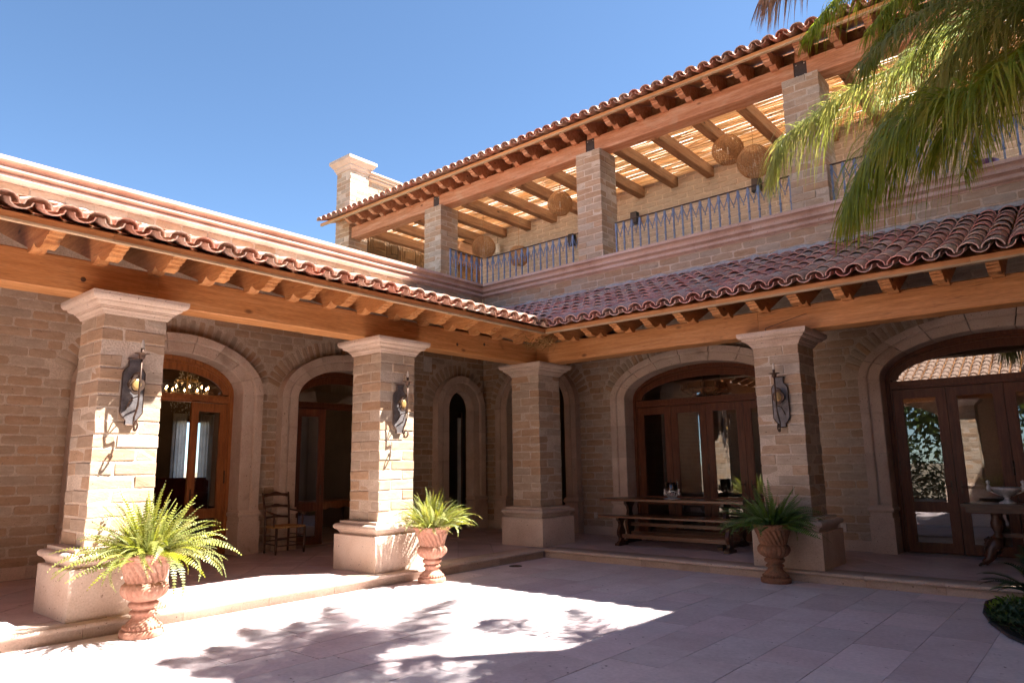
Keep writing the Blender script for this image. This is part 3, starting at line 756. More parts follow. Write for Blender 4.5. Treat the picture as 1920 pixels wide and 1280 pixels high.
    for lf in (leaves or []):
        x0, x1, hinge, ang, dz = lf
        w = x1 - x0; H = (2.715 - FL); st = .125
        mb = MB().box(0, st, 0, .045, .008, H).box(w - st, w, 0, .045, .008, H)
        mb.box(st, w - st, .002, .043, .008, .15).box(st, w - st, .002, .043, .64, .775).box(st, w - st, .002, .043, H - .135, H)
        for (za, zb) in ((.15, .64), (.775, H - .135)):   # glazing beads
            for (u0, u1, v0_, v1) in ((st, st + .015, za, zb), (w - st - .015, w - st, za, zb), (st + .015, w - st - .015, za, za + .015), (st + .015, w - st - .015, zb - .015, zb)):
                mb.box(u0, u1, .008, .034, v0_, v1)
        if hinge == 'r': mb.v = [(x_ - w, y_, z_) for x_, y_, z_ in mb.v]
        o = obj('door_leaf', mb.mesh('door_leaf', M[wood]), t, (x0 if hinge == 'l' else x1, yf0 + .035, 0), (0, 0, ang))
        ox = 0 if hinge == 'l' else -w
        for (za, zb) in ((.15, .64), (.775, H - .135)):
            obj('glass_pane', MB().add([(ox + st, .02, za), (ox + w - st, .02, za), (ox + w - st, .02, zb), (ox + st, .02, zb)], [(0, 1, 2, 3)]).mesh('glass_pane', M['glass'], False, False), o)
        hx = ox + (w - st / 2 if hinge == 'l' else st / 2)
        obj('handle', MB().box(hx - .012, hx + .012, -.008, 0, .92, 1.12).tube([(hx, -.008, 1.03), (hx, -.045, 1.03), (hx + (.07 if hinge == 'r' else -.07), -.05, 1.03)], .008, 6).mesh('handle', M['iron']), o)
        for hz in (.4, 1.2, 2.2):
            xx_ = ox + (0 if hinge == 'l' else w)
            if hz == 1.2: obj('hinge', MB().box(xx_ - .012, xx_ + .012, -.012, .0, hz, hz + .22).mesh('hinge', M['iron']), o)
    return t
a4 = 1.60 - .085; lw = a4 * 2 / 4
four = lambda e: [(-a4 + .004, -a4 + lw - .004, 'l', e[0], 0), (-a4 + lw + .004, -.004, 'r', e[1], 0), (.004, lw - .004, 'l', e[2], 0), (lw + .004, a4 - .004, 'r', e[3], 0)]
doorway(FR, 2.66, DOORS_R[1], 'wide stone archway with four closed glazed door leaves behind the bench', 'door', four((0, 0, .02, -.012)))
doorway(FR, 2.66, DOORS_R[2], 'wide stone archway with glazed doors right of the lamp pillar, reflecting a tiled roof', 'door', four((0.008, 0, .0, 0)))
doorway(FR, 2.66, DOORS_R[0], 'dark open stone archway half hidden behind the corner pillar', None)
a3 = 1.15 - .085
doorway(FLW, 3.9, DOORS_L[0], 'stone archway with chandelier behind, one orange glazed leaf left open, beside armchair', 'door_warm', [(a3 - .70, a3 - .004, 'r', .16, 0), (-a3 + .004, -a3 + .70, 'l', -1.2, 0)])
doorway(FLW, 3.9, DOORS_L[1], 'dark stone archway between armchair and second pillar with a table inside', 'door', [(-a3 + .004, -a3 + .62, 'l', -.25, 0), (a3 - .62, a3 - .004, 'r', 1.3, 0)])
doorway(FLW, 3.9, DOORS_L[2], 'narrow round stone archway with a pale panel for the strip of light, in the inner corner', None, deep=.10)

# ------------------------------------------------------------------ interiors
def room(F, x0, x1, y0, y1, z1, dark=1.0, holes=()):
    mb = MB(); z0 = FL - .012
    mb.add([(x0, y0, z0), (x0, y1, z0), (x0, y1, z1), (x0, y0, z1)], [(0, 1, 2, 3)])
    mb.add([(x1, y0, z0), (x1, y1, z0), (x1, y1, z1), (x1, y0, z1)], [(0, 1, 2, 3)])
    # far wall with holes
    xs = x0
    for (a, b, za, zb) in sorted(holes):
        mb.add([(xs, y1, z0), (a, y1, z0), (a, y1, z1), (xs, y1, z1)], [(0, 1, 2, 3)])
        mb.add([(a, y1, z0), (b, y1, z0), (b, y1, za), (a, y1, za)], [(0, 1, 2, 3)])
        mb.add([(a, y1, zb), (b, y1, zb), (b, y1, z1), (a, y1, z1)], [(0, 1, 2, 3)])
        xs = b
    mb.add([(xs, y1, z0), (x1, y1, z0), (x1, y1, z1), (xs, y1, z1)], [(0, 1, 2, 3)])
    c = fr(F, (0, 0, 0))
    w = struct('interior_walls', mb.mesh('interior_walls', M['wall_in'], False, False), c, (0, 0, F[1]))
    struct('interior_ceiling', MB().add([(x0, y0, z1), (x1, y0, z1), (x1, y1, z1), (x0, y1, z1)], [(0, 1, 2, 3)]).mesh('interior_ceiling', M['ceil_in'], False, False), c, (0, 0, F[1]))
    struct('interior_floor', MB().box(x0, x1, y0, y1, z0 - .1, z0 + .008).mesh('interior_floor', M['floor']), c, (0, 0, F[1]))
room(FLW, -7.4, .55, 4.14, 9.2, 4.55, holes=((-2.5, -1.65, .9, 2.75),))
room(FLW, .7, 3.6, 4.16, 6.4, 4.4)
room(FR, -3.6, -.35, 2.92, 6.5, 4.5)
room(FR, -.2, 8.8, 2.95, 8.2, 4.5)
# window with curtains in the left room
wn_t = thing('curtained_window', 'bright far window with sheer curtains seen through the open left archway', 'window', FLW, (-2.07, 9.2, .9 ))
fmb = MB()
for a, b, c_, d_ in ((-.44, -.38, 0, 1.86), (.37, .43, 0, 1.86), (-.38, .37, 0, .06), (-.38, .37, 1.80, 1.86), (-.03, .02, .06, 1.80)): fmb.box(a, b, -.06, 0, c_, d_)
obj('window_frame', fmb.mesh('window_frame', M['door']), wn_t)
for s in (-1, 1):
    P = []
    for i in range(25):
        u = i / 24; x_ = s * (.50 - u * .34); P.append([(x_, -.14 + .02 * math.sin(u * 25), 2.0), (x_, -.14 + .025 * math.sin(u * 25), .9), (x_ , -.14 + .03 * math.sin(u * 25), -.7)])
    obj('curtain', MB().grid(P).mesh('curtain', M['curtain'], True, False), wn_t)
# sofa
sf = thing('sofa', 'dark red sofa in the room behind the chandelier archway', 'sofa', FLW, (-3.5, 6.3, FL))
for nm, a in (('seat', (-.9, .7, -.4, .45, .1, .45)), ('backrest', (-.9, .7, .30, .5, .45, 1.28)), ('armrest', (-1.08, -.9, -.4, .5, .1, .68)), ('armrest', (.7, .88, -.4, .5, .1, .68))):
    bm = bmesh.new(); bmesh.ops.create_cube(bm, size=1)
    for v in bm.verts: v.co = Vector((a[0] + (v.co.x + .5) * (a[1] - a[0]), a[2] + (v.co.y + .5) * (a[3] - a[2]), a[4] + (v.co.z + .5) * (a[5] - a[4])))
    bmesh.ops.bevel(bm, geom=list(bm.edges), offset=.06, segments=3, affect='EDGES')
    me = bpy.data.meshes.new(nm); bm.to_mesh(me); bm.free(); me.materials.append(M['sofa']); obj(nm, me, sf)
for x_ in (-.95, .78):
    for y_ in (-.33, .4): obj('leg', MB().box(x_ - .03, x_ + .03, y_ - .03, y_ + .03, 0, .11).mesh('leg', M['darkwood']), sf)
# table in the second room
def leg_turned(h, r=.035, m='darkwood'):
    return MB().lathe([(r * .6, 0), (r, .02), (r * .6, h * .15), (r * 1.1, h * .35), (r * .7, h * .55), (r * 1.2, h * .75), (r * 1.2, h)], 10).mesh('leg', M[m], True)
tt = thing('writing_table', 'red-brown wooden table just inside the dark archway behind the second pillar', 'table', FLW, (-.78, 5.3, FL))
obj('tabletop', MB().box(-.55, .7, -.4, .4, .70, .745).mesh('tabletop', M['door_warm']), tt)
obj('apron', MB().prism([(-.48, .70), (-.48, .60), (-.3, .58), (-.2, .62), (0, .585), (.2, .62), (.35, .58), (.62, .60), (.62, .70)], 'y', -.34, -.31).mesh('apron', M['door_warm']), tt)
lgm = leg_turned(.70)
for x_ in (-.48, .62):
    for y_ in (-.33, .33): obj('leg', lgm, tt, (x_, y_, 0))
# white panel standing in for the bright strip in the hallway
dp = thing('pale_strip_panel', 'thin white panel standing in for the bright strip in the narrow corner archway', 'door', FLW, (2.56, 4.62, FL))
obj('door_leaf', MB().box(-.05, .05, 0, .04, .06, 2.62).mesh('door_leaf', M['white']), dp)
obj('door_frame', MB().box(.05, .10, 0, .1, 0, 2.75).mesh('door_frame', M['door']), dp)
# chandelier
ch = thing('chandelier', 'lit crystal chandelier inside the left archway beside the nearest pillar', 'chandelier', FLW, (-3.45, 6.5, 2.75))
fm = MB().tube([(0, 0, .2), (0, 0, 1.8)], .012, 6)
for z_, r_ in ((.34, .40), (.62, .2)):
    fm.tube([(r_ * math.cos(a), r_ * math.sin(a), z_) for a in [k * math.pi / 8 for k in range(17)]], .008, 4)
for k in range(10):
    a = k * math.pi / 5; fm.tube([(0, 0, .28), (.2 * math.cos(a), .2 * math.sin(a), .2), (.40 * math.cos(a), .40 * math.sin(a), .34)], .007, 4)
obj('frame', fm.mesh('frame', M['gold']), ch)
cb = MB().lathe([(.001, 0), (.010, .015), (.012, .03), (.001, .065)], 8).mesh('candle_bulb', M['bulb_on'], True)
cs = MB().lathe([(.012, -.08), (.012, 0)], 8).mesh('candle_sleeve', M['white'])
for k in range(10):
    a = k * math.pi / 5; obj('candle_bulb', cb, ch, (.40 * math.cos(a), .40 * math.sin(a), .44)); obj('candle_sleeve', cs, ch, (.40 * math.cos(a), .40 * math.sin(a), .43))
cr_ = MB()
for k in range(360):
    z_ = R(-.15, .95); r_ = (.38 * (1 - abs(z_ - .3) / .75)) * R(.5, 1.0) + .03; a = R(0, 6.28); c_ = Vector((r_ * math.cos(a), r_ * math.sin(a), z_)); e = R(.006, .013)
    cr_.add([c_ + Vector((e, 0, 0)), c_ + Vector((-e, 0, 0)), c_ + Vector((0, e, 0)), c_ + Vector((0, -e, 0)), c_ + Vector((0, 0, e * 2)), c_ - Vector((0, 0, e * 2))], [(0, 2, 4), (2, 1, 4), (1, 3, 4), (3, 0, 4), (2, 0, 5), (1, 2, 5), (3, 1, 5), (0, 3, 5)])
o = obj('crystals', cr_.mesh('crystals', M['silver'], False, False), ch); o['kind'] = 'stuff'
# dark iron chandelier inside the right room
ch2 = thing('iron_chandelier', 'dark iron chandelier behind the fanlight of the archway over the bench', 'chandelier', FR, (1.0, 4.6, 3.05))
fm = MB().tube([(0, 0, .0), (0, 0, 1.4)], .02, 6)
for k in range(10):
    a = k * math.pi / 5; fm.tube([(0, 0, .1), (.3 * math.cos(a), .3 * math.sin(a), .0), (.5 * math.cos(a), .5 * math.sin(a), .12), (.5 * math.cos(a), .5 * math.sin(a), .25)], .014, 5)
fm.tube([(.5 * math.cos(a), .5 * math.sin(a), .12) for a in [k * math.pi / 8 for k in range(17)]], .016, 5)
obj('frame', fm.mesh('frame', M['iron']), ch2)

# ------------------------------------------------------------------ wall plates
def plate(F, loc, w, h, label):
    t = tag(obj('wall_plate', MB().box(-w/2, w/2, -.012, .01, 0, h).mesh('wall_plate', M['white']), None, fr(F, loc), (0, 0, F[1])), label, 'wall plate')
    return t
plate(FLW, (.79, 3.885, 3.70), .24, .33, 'blank beige panel high on the wall right of the second pillar capital')
plate(FR, (-.676, 2.645, .46), .075, .12, 'small white outlet low on the wall left of the bench')
plate(FR, (4.225, 2.645, .43), .085, .13, 'small white outlet low behind the pedestal of the right lamp pillar')

# ------------------------------------------------------------------ parapet walls with cornice above the lower roofs
CT = 6.04
def cornice(par, xa, xb, oy, ca=0, cb=0, z1=CT, mt='cornice', dep=.9, h=.33, miter=True):
    """profile swept along x, proud to local y=oy; ends mitred by ca/cb (x shift per unit y)"""
    pr = [(a_, z1 + b_ * h / .33) for a_, b_ in ((0, -.33), (-.02, -.33), (-.025, -.315), (-.085, -.298), (-.10, -.285), (-.10, -.243), (-.05, -.235), (-.055, -.215), (-.10, -.19), (-.14, -.182), (-.14, -.158), (-.085, -.15), (-.09, -.115), (-.115, -.085), (-.15, -.068), (-.185, -.06), (-.185, -.003), (-.18, 0))] + [(dep, z1)]
    n = max(1, int((xb - xa) / 1.1)); 
    for i in range(n):
        a = xa + (xb - xa) * i / n; b = xa + (xb - xa) * (i + 1) / n
        ea = ca if i == 0 else 0; eb = cb if i == n - 1 else 0
        g = .0015
        mb = MB(); mb.grid([[(a + g + ea * p[0], oy + p[0], p[1]) for p in pr], [(b - g + eb * p[0], oy + p[0], p[1]) for p in pr]])
        obj('cornice_stone', mb.mesh('cornice_stone', M[mt]), par)
zr = zdeck_R(0, 2.66); zl = ZF + .085 + SLP * (3.9 + EX)
parR = thing('parapet_wall', 'shaded balcony parapet with moulded cornice above the right tiled roof', 'wall', FR, (0, 2.66, 4.6), 'upper parapet walls')
brick_wall(parR, -3.9, 8.95, .55, CT - .33 - 4.6, [], thick=.3)
obj('wall_core', MB().box(-3.9, 8.95, .02, .30, 0, .56).mesh('wall_core', M['mortar']), parR)
cornice(parR, -3.9, 8.95, 0, ca=1.0, z1=CT - 4.6)
parL = thing('parapet_wall', 'sunlit roof parapet with long moulded cornice above the left tiled roof', 'wall', FLW, (0, 3.9, 4.6), 'upper parapet walls')
brick_wall(parL, -10.6, 2.66, .65, CT - .33 - 4.6, [], thick=.3)
obj('wall_core', MB().box(-10.6, 2.66, .02, .30, 0, .66).mesh('wall_core', M['mortar']), parL)
cornice(parL, -10.6, 2.66, 0, cb=-1.0, z1=CT - 4.6)
struct('roof_terrace_floor', MB().box(-10.3, -4.5, -10.6, 9.8, 5.80, 5.94).box(-4.5, 9.0, 3.0, 9.8, 5.80, 5.94).mesh('roof_terrace_floor', M['roofslab']))

# ------------------------------------------------------------------ upper terrace: pillars, beam, eave, cane pergola, back wall
def upper_pillar(cx, label, y=2.66, S=.66, z0=5.94, z1=8.64):
    t = thing('terrace_pillar', label, 'pillar', FR, (cx, y + S / 2, z0), 'brick pillars of the upper terrace')
    pinwheel(t, S, 0, z1 - z0)
    return t
upper_pillar(-5.77, 'leftmost upper brick pillar between old wooden doors and the short railing')
upper_pillar(-.59, 'upper brick pillar in the middle, between the two straight railings')
upper_pillar(4.17, 'upper brick pillar partly veiled by drooping palm fronds')
upper_pillar(8.97, 'upper brick pillar hidden behind the palm at the right end')
roofU = thing('upper_eave_roof', 'upper tiled eave with long weathered beam and carved rafters over the terrace', 'roof', FR, (0, 0, 0))
UB0, UB1 = 8.642, 9.00
for a, b in ((-9.60, -5.85), (-5.62, -.70), (-.46, 4.05), (4.29, 9.2)):
    obj('beam', beam_mesh(a, b, 2.77, 3.13, UB0, UB1, M['beam_up'], int(a * 5)), roofU)
for x_ in (-5.735, -.58, 4.17):
    obj('beam', beam_mesh(x_ - .115, x_ + .12, 2.785, 3.12, UB0, UB1, M['bracket'], 3), roofU).name = 'steel_bracket'
    rv = MB()
    for dx in (-.08, .08):
        for dz in (.05, .30): rv.lathe([(.012, -.004), (.010, .004), (.001, .006)], 8, (0, 0, 0))
    bm_ = MB()
    for dx in (-.07, .075):
        for dz in (.06, .29): bm_.box(x_ + dx - .01, x_ + dx + .01, 2.776, 2.786, UB0 + dz - .01, UB0 + dz + .01)
    obj('rivets', bm_.mesh('rivets', M['silver']), roofU)
    obj('strut', MB().box(x_ - .09, x_ + .09, 2.80, 2.98, UB1, UB1 + .26).mesh('strut', M['beam_up']), roofU)
EU = 2.05; ZU = 9.00; SU = .36
rafU = rafter_mesh(EU + .03, 3.3, ZU + .05, SU, 2.77, UB1 + .0, w=.13)
rafU.materials[0] = M['beam_up']
tiled_roof(FR, roofU, -10.25, 9.0, EU, ZU, SU, 3.25, .255, TILEP, PANP, lambda X, Y, Z: not (X < -9.6 and Y > 2.6), rows=3, rafters=(-9.15, 9.0, .585, rafU), ybeam=2.77, zbeam=UB1)
obj('blocking_board', MB().box(-9.55, 9.2, 3.10, 3.13, UB1 + .001, UB1 + .40).mesh('blocking_board', M['beam_y']), roofU)  # dark board added to block sky and sun between the rafter tails
wallU = thing('brick_wall', 'brick back wall of the upper terrace under the cane roof', 'wall', FR, (0, 5.95, 5.94))
brick_wall(wallU, -7.05, 9.0, 0, 3.3, [], thick=.35)
perg = thing('cane_pergola', 'flat cane ceiling on wooden joists over the upper terrace', 'pergola', FR, (0, 0, 8.62))
jm = beam_mesh(0, 2.82, -.10, .10, 0, .27, M['beam_y'], 9)
# joist runs along local x of mesh -> rotate 90deg to run along y
jm2 = MB(); 
me = bpy.data.meshes.new('joist'); bmj = bmesh.new(); bmj.from_mesh(jm); bmesh.ops.rotate(bmj, verts=bmj.verts, matrix=Matrix.Rotation(math.pi / 2, 3, 'Z')); bmj.to_mesh(me); bmj.free(); me.materials.append(M['beam_y'])
x_ = 8.77
while x_ > -9.0:
    obj('joist', me, perg, (x_ + .0, 3.132, R(-.01, .01)), (0, 0, 0), (1, 1 if x_ > -7 else 2.2, 1)); x_ -= .985
for r in range(54):
    y_ = 3.15 + r * .052
    x0 = -9.5 + R(-.5, 0)
    while x0 < 8.9:
        l = R(3.0, 4.4); x1 = min(x0 + l, 9.1)
        pth = []; ph = R(0, 6); am = R(.003, .012)
        for k in range(5):
            u = k / 4; pth.append((x0 + (x1 - x0) * u, y_ + am * math.sin(ph + u * 7) + R(-.006, .006), .290 + R(0, .022)))
        piece('cane', MB().tube(pth, [R(.012, .019)] * 5, 5, False).mesh('cane', M['cane'], True, False), perg, (0, 0, 0))
        x0 = x1 - .1
        if x1 >= 9.05: break
obj('diffuser_sheet', MB().box(-9.5, 9.1, 3.14, 5.95, .355, .358).mesh('diffuser_sheet', M['sheeting']), perg)  # sheet added over the canes to diffuse the sun and brighten the gaps
# deeper roof at the far left, dark
struct('terrace_far_ceiling', MB().box(-9.7, -7.05, 6.0, 9.6, 8.95, 9.05).mesh('terrace_far_ceiling', M['beam_y']))
struct('terrace_far_wall', MB().box(-9.7, -6.8, 9.6, 9.8, 5.9, 9.0).mesh('terrace_far_wall', M['mortar']))
post = tag(obj('timber_post', MB().box(-.09, .09, -.09, .09, 0, 2.7).mesh('timber_post', M['beam_y']), None, (-7.3, 6.05, 5.94)), 'dark timber post at the far end of the terrace brick wall', 'post')

# chimney-like end wall
cw = thing('end_wall', 'tall sunlit brick end wall with stone cap behind the upper eave', 'wall', FLW, (2.7, 10.35, 5.0))
pil = thing('tall_brick_pier', 'tall brick pier with moulded stone cap against the sky', 'pier', FR, (-10.0, 3.06, 5.94))
pinwheel(pil, .72, 0, 5.12, .145)
q = lambda a, z_: (.36 + a, z_)
obj('stone_cap', square_ring([q(-.01, 5.0), q(.02, 5.0), q(.03, 5.06), q(.07, 5.11), q(.07, 5.16), q(.10, 5.18), q(.16, 5.27), q(.19, 5.30), q(.19, 5.40)], 'stone_cap', M['stone'], True, True), pil)
cw.location = fr(FLW, (3.42, 9.72, 5.94)); 
brick_wall(cw, 0, 6.3, 2.2, 4.85, [], pitch=.145, thick=.4, core=True)
obj('wall_core', MB().box(0, 6.3, .02, .4, 0, 2.2).mesh('wall_core', M['mortar']), cw)
cornice(cw, 0, 6.3, 0, z1=5.12, mt='stone', dep=.5, h=.28)
# old recycled door panels wall
od = thing('recycled_door_screen', 'wall of old recycled wooden doors and shutters at the end of the terrace', 'screen', FLW, (3.45, 9.62, 5.94))
yy = 0.0; kk = 0
while yy < 6.0:
    w = R(.5, .85); zc_ = 0
    for hh in (R(1.7, 2.0), R(.45, .6), .7):
        mtn = 'greendoor' if (kk == 2 and zc_ == 0) else 'olddoor'
        mb = MB().box(.01, w - .01, 0, .05, 0, hh - .02)
        a, b = .09, w - .09
        nn = 2 if hh > 1 else 1
        for j in range(nn):
            z0_ = .1 + j * (hh - .1) / nn; z1_ = (j + 1) * (hh - .1) / nn
            mb.box(a, b, -.02, 0, z0_, z0_ + .03).box(a, b, -.02, 0, z1_ - .03, z1_).box(a, a + .03, -.02, 0, z0_ + .03, z1_ - .03).box(b - .03, b, -.02, 0, z0_ + .03, z1_ - .03)
            mb.box(a + .09, b - .09, -.03, 0, z0_ + .1, z1_ - .1)
        obj('door_panel', mb.mesh('door_panel', M[mtn]), od, (yy, 0, zc_)); zc_ += hh
    yy += w; kk += 1

# railings
def railing(F, xa, xb, y, z0, label, caps=True):
    t = thing('balcony_railing', label, 'railing', F, (xa, y, z0), 'blue-grey balcony railings')
    L = xb - xa; n = round(L / .195); p = L / n; H = .76
    obj('handrail', MB().box(-.02, L + .02, -.022, .022, H, H + .018).mesh('handrail', M['iron']), t)
    bal = MB().box(-.014, .014, -.014, .014, 0, H)
    for zc_ in (.28,): bal.lathe([(.016, -.02), (.028, -.008), (.028, .008), (.016, .02)], 8, (0, 0, zc_))
    bal.lathe([(.022, 0), (.022, .03), (.015, .04)], 8)
    bal.box(-.019, .019, -.018, .018, H - .20, H - .08)
    bm_ = bal.mesh('baluster', M['bluemetal'])
    wb = MB()
    for s in (-1, 1):
        wb.tube([(p / 2 + s * (p / 2 - .02), 0, H - .02), (p / 2 + s * (p / 2 - .022), 0, H - .09), (p / 2 + s * (p / 2 - .05), 0, H - .16), (p / 2 + s * .015, 0, H - .26)], .0105, 5)
    wb.tube([(p / 2, 0, H - .25), (p / 2, 0, H - .31)], .010, 5)
    wb.lathe([(.001, -.02), (.015, -.008), (.015, .006), (.001, .02)], 8, (p / 2, 0, H - .315))
    wm = wb.mesh('wishbone_scroll', M['bluemetal'], True)
    for i in range(n + 1):
        obj('baluster', bm_, t, (i * p, 0, 0))
        if i < n: obj('wishbone_scroll', wm, t, (i * p, 0, 0))
    return t
railing(FR, -3.84, -.96, 2.78, CT + .001, 'blue iron railing from the terrace corner to the middle pillar')
railing(FR, .02, 3.80, 2.78, CT + .001, 'blue iron railing between the middle upper pillar and the palm-veiled pillar')
railing(FR, 4.54, 8.6, 2.78, CT + .001, 'blue iron railing behind the palm fronds at the far right')
railing(FLW, 1.60, 2.72, 3.98, CT + .001, 'short blue iron railing in front of the leftmost upper pillar')

# wicker lanterns
def lantern(x, y, z, ztop, r, label):
    t = thing('wicker_lantern', label, 'lantern', FR, (x, y, z), 'wicker lanterns on the terrace')
    mb = MB()
    def rad(u): return r * math.sin(min(1, .16 + u * .84) * math.pi * .86) ** .8
    H = r * 1.75
    for k in range(30):
        a = 2 * math.pi * k / 30
        mb.tube([(rad(u) * math.cos(a), rad(u) * math.sin(a), H * (1 - u) - H * .5) for u in [j / 9 for j in range(10)]], .0085, 3, False)
    for j in range(1, 22):
        u = j / 22; rr = rad(u) + .004; zz = H * (1 - u) - H * .5
        mb.tube([(rr * math.cos(a), rr * math.sin(a), zz) for a in [2 * math.pi * k / 18 for k in range(19)]], .0075, 3, False)
    obj('shade', mb.mesh('shade', M['wicker'], False, False), t)
    obj('cord', MB().tube([(0, 0, H * .42), (0, 0, ztop - z)], .006, 4).mesh('cord', M['wicker']), t)
    obj('bulb', MB().lathe([(.001, -.12), (.03, -.1), (.03, -.05), (.012, 0), (.012, .06)], 8).mesh('bulb', M['bulb'], True), t)
lantern(-5.37, 4.3, 7.77, 8.9, .34, 'round wicker lantern left of the railing corner, beside the leftmost upper pillar')
lantern(-4.3, 4.6, 7.36, 8.9, .30, 'wicker lantern half hidden behind the railing right of the terrace corner')
lantern(-2.6, 4.3, 8.38, 8.9, .33, 'wicker lantern high under the cane roof left of the middle upper pillar')
lantern(2.05, 4.3, 8.42, 8.9, .34, 'higher of two wicker lanterns near the palm fronds')
lantern(2.62, 4.3, 7.97, 8.9, .36, 'lower of two wicker lanterns, touching the palm fronds in the photo')
def spk(x, z, label):
    t = thing('wall_speaker', label, 'speaker', FR, (x, 5.86, z), 'black wall speakers')
    obj('cabinet', MB().prism([(-.11, -.16), (.11, -.16), (.09, .16), (-.09, .16)], 'y', -.14, 0).mesh('cabinet', M['black']), t)
    obj('grille', MB().box(-.09, .09, -.146, -.141, -.13, .13).mesh('grille', M['bracket']), t)
    obj('bracket', MB().box(-.02, .02, 0, .09, -.02, .02).mesh('bracket', M['iron']), t)
spk(-1.23, 8.03, 'black speaker on the terrace wall just right of the middle upper pillar')
spk(-3.3, 7.9, 'black speaker on the terrace wall just left of the middle upper pillar')
spk(2.09, 8.04, 'black speaker on the terrace wall beside the palm fronds')
hl = thing('hanging_can_lamp', 'small pale cylinder lamp hanging at the far end of the terrace wall', 'lamp', FR, (-6.15, 5.8, 8.25))
obj('body', MB().lathe([(.001, -.16), (.07, -.16), (.07, .14), (.02, .17), (.001, .17)], 12).mesh('body', M['white']), hl)
obj('rod', MB().tube([(0, 0, .16), (0, 0, .45)], .01, 5).mesh('rod', M['iron']), hl)
pp = thing('purple_planter', 'glazed purple pot on the balcony ledge behind the railing at far right', 'planter', FR, (6.75, 3.0, CT))
obj('bowl', MB().lathe([(.001, 0), (.14, 0), (.20, .16), (.22, .20), (.20, .20), (.17, .16), (.001, .15)], 20).mesh('bowl', M['purple'], True), pp)
obj('soil', MB().lathe([(.001, .165), (.175, .165)], 16).mesh('soil', M['soil']), pp)

# ------------------------------------------------------------------ wrought iron wall lamps
def sconce(F, x, y, label, lit=True):
    """y = face plane (local), lamp sticks out to -y; origin z at 2.07"""
    t = thing('wall_lamp', label, 'wall lamp', F, (x, y - .004, 2.07), 'iron wall lamps on the pillars')
    out = [(-.055, 0), (-.055, .05), (-.085, .085), (-.115, .13), (-.115, .56), (-.095, .60), (-.06, .635), (-.06, .70), (-.075, .72), (.075, .72), (.06, .70), (.06, .635), (.095, .60), (.115, .56), (.115, .13), (.085, .085), (.055, .05), (.055, 0)]
    obj('backplate', MB().prism(out, 'y', -.03, 0).mesh('backplate', M['sheet']), t)
    rim = MB()
    for i in range(len(out)):
        a, b = out[i], out[(i + 1) % len(out)]; rim.tube([(a[0], -.03, a[1]), (b[0], -.03, b[1])], .006, 4)
    obj('rim', rim.mesh('rim', M['iron']), t)
    ya = -.20
    sc_ = []
    for k in range(26):
        u = k / 25; a = -math.pi * .5 - u * math.pi * 2.4; r_ = .050 * (1 - u * .75); sc_.append((0 + 0, ya + .03 + r_ * math.cos(a) * -1 , -.01 + r_ * math.sin(a)))
    stem = [(0, ya, .70), (0, ya, .45), (0, ya, .30), (0, ya + .012, .20), (0, ya + .05, .13), (0, ya + .085, .08), (0, ya + .088, .02), (0, ya + .06, -.045)]
    sp_ = []
    for k in range(20):
        u = k / 19; a = -.2 - u * 4.9; r_ = .052 * (1 - .72 * u); sp_.append((0, ya + .036 + r_ * math.cos(a + math.pi / 2) * -1, -.005 + r_ * math.sin(a + math.pi / 2) * -1))
    obj('stem', MB().tube(stem, .011, 6).mesh('stem', M['iron'], True), t)
    scr = [(0, ya + .062 - .001, -.044)] + [(0, ya + .03 + (.070 * (1 - .7 * k / 18)) * math.cos(1.0 * math.pi * -.28 - k / 18 * 5.6), .0 + (.070 * (1 - .7 * k / 18)) * math.sin(math.pi * -.28 - k / 18 * 5.6)) for k in range(19)]
    obj('scroll', MB().tube(scr, [.011] * 10 + [.009] * 10, 6).mesh('scroll', M['iron'], True), t)
    obj('drip_pan', MB().lathe([(.001, .69), (.022, .70), (.034, .725), (.034, .745), (.075, .757), (.078, .762), (.02, .765), (.001, .765)], 14, (0, ya, 0)).mesh('drip_pan', M['iron'], True), t)
    obj('candle_cup', MB().lathe([(.018, .76), (.018, .815), (.001, .82)], 10, (0, ya, 0)).mesh('candle_cup', M['iron'], True), t)
    obj('bulb', MB().lathe([(.012, .815), (.020, .845), (.017, .875), (.008, .905), (.001, .915)], 10, (0, ya, 0)).mesh('bulb', M['bulb'], True), t)
    for z_ in (.56, .30):
        for s in (-1, 1): obj('bracket_arm', MB().tube([(s * .06, -.03, z_ - .13), (s * .035, ya * .55, z_ - .02), (0, ya, z_)], .007, 5).mesh('bracket_arm', M['iron']), t)
    q4 = []
    for k in range(40):
        a = 2 * math.pi * k / 40; r_ = .068 + .020 * abs(math.cos(2 * a)) ** .7 * 1.0; q4.append((r_ * math.cos(a), .43 + r_ * 1.25 * math.sin(a)))
    med = obj('quatrefoil', MB().prism(q4, 'y', -.115, -.10).mesh('quatrefoil', M['iron']), t)
    P = [[(.048 * math.cos(a) * c_, -.116 - .014 * d_, .43 + .066 * math.sin(a) * c_) for a in [2 * math.pi * k / 16 for k in range(16)]] for c_, d_ in ((1, 0), (.85, .7), (.5, 1), (.01, 1.1))]
    obj('medallion', MB().grid(P, cv=True).mesh('medallion', M['gold'], True), med)
    obj('medallion_stay', MB().tube([(0, -.10, .43), (0, -.03, .43)], .008, 5).mesh('medallion_stay', M['iron']), t)
    return t
SF = .111 + .481 - .331      # shaft face
sconce(FLW, -6.88, SF, 'iron wall lamp with amber medallion on the nearest sunlit pillar')
sconce(FLW, -3.12, SF, 'iron wall lamp with amber medallion on the second pillar, above the middle urn')
sconce(FR, 4.21, SF, 'dark iron wall lamp on the shaded pillar beside the bench')

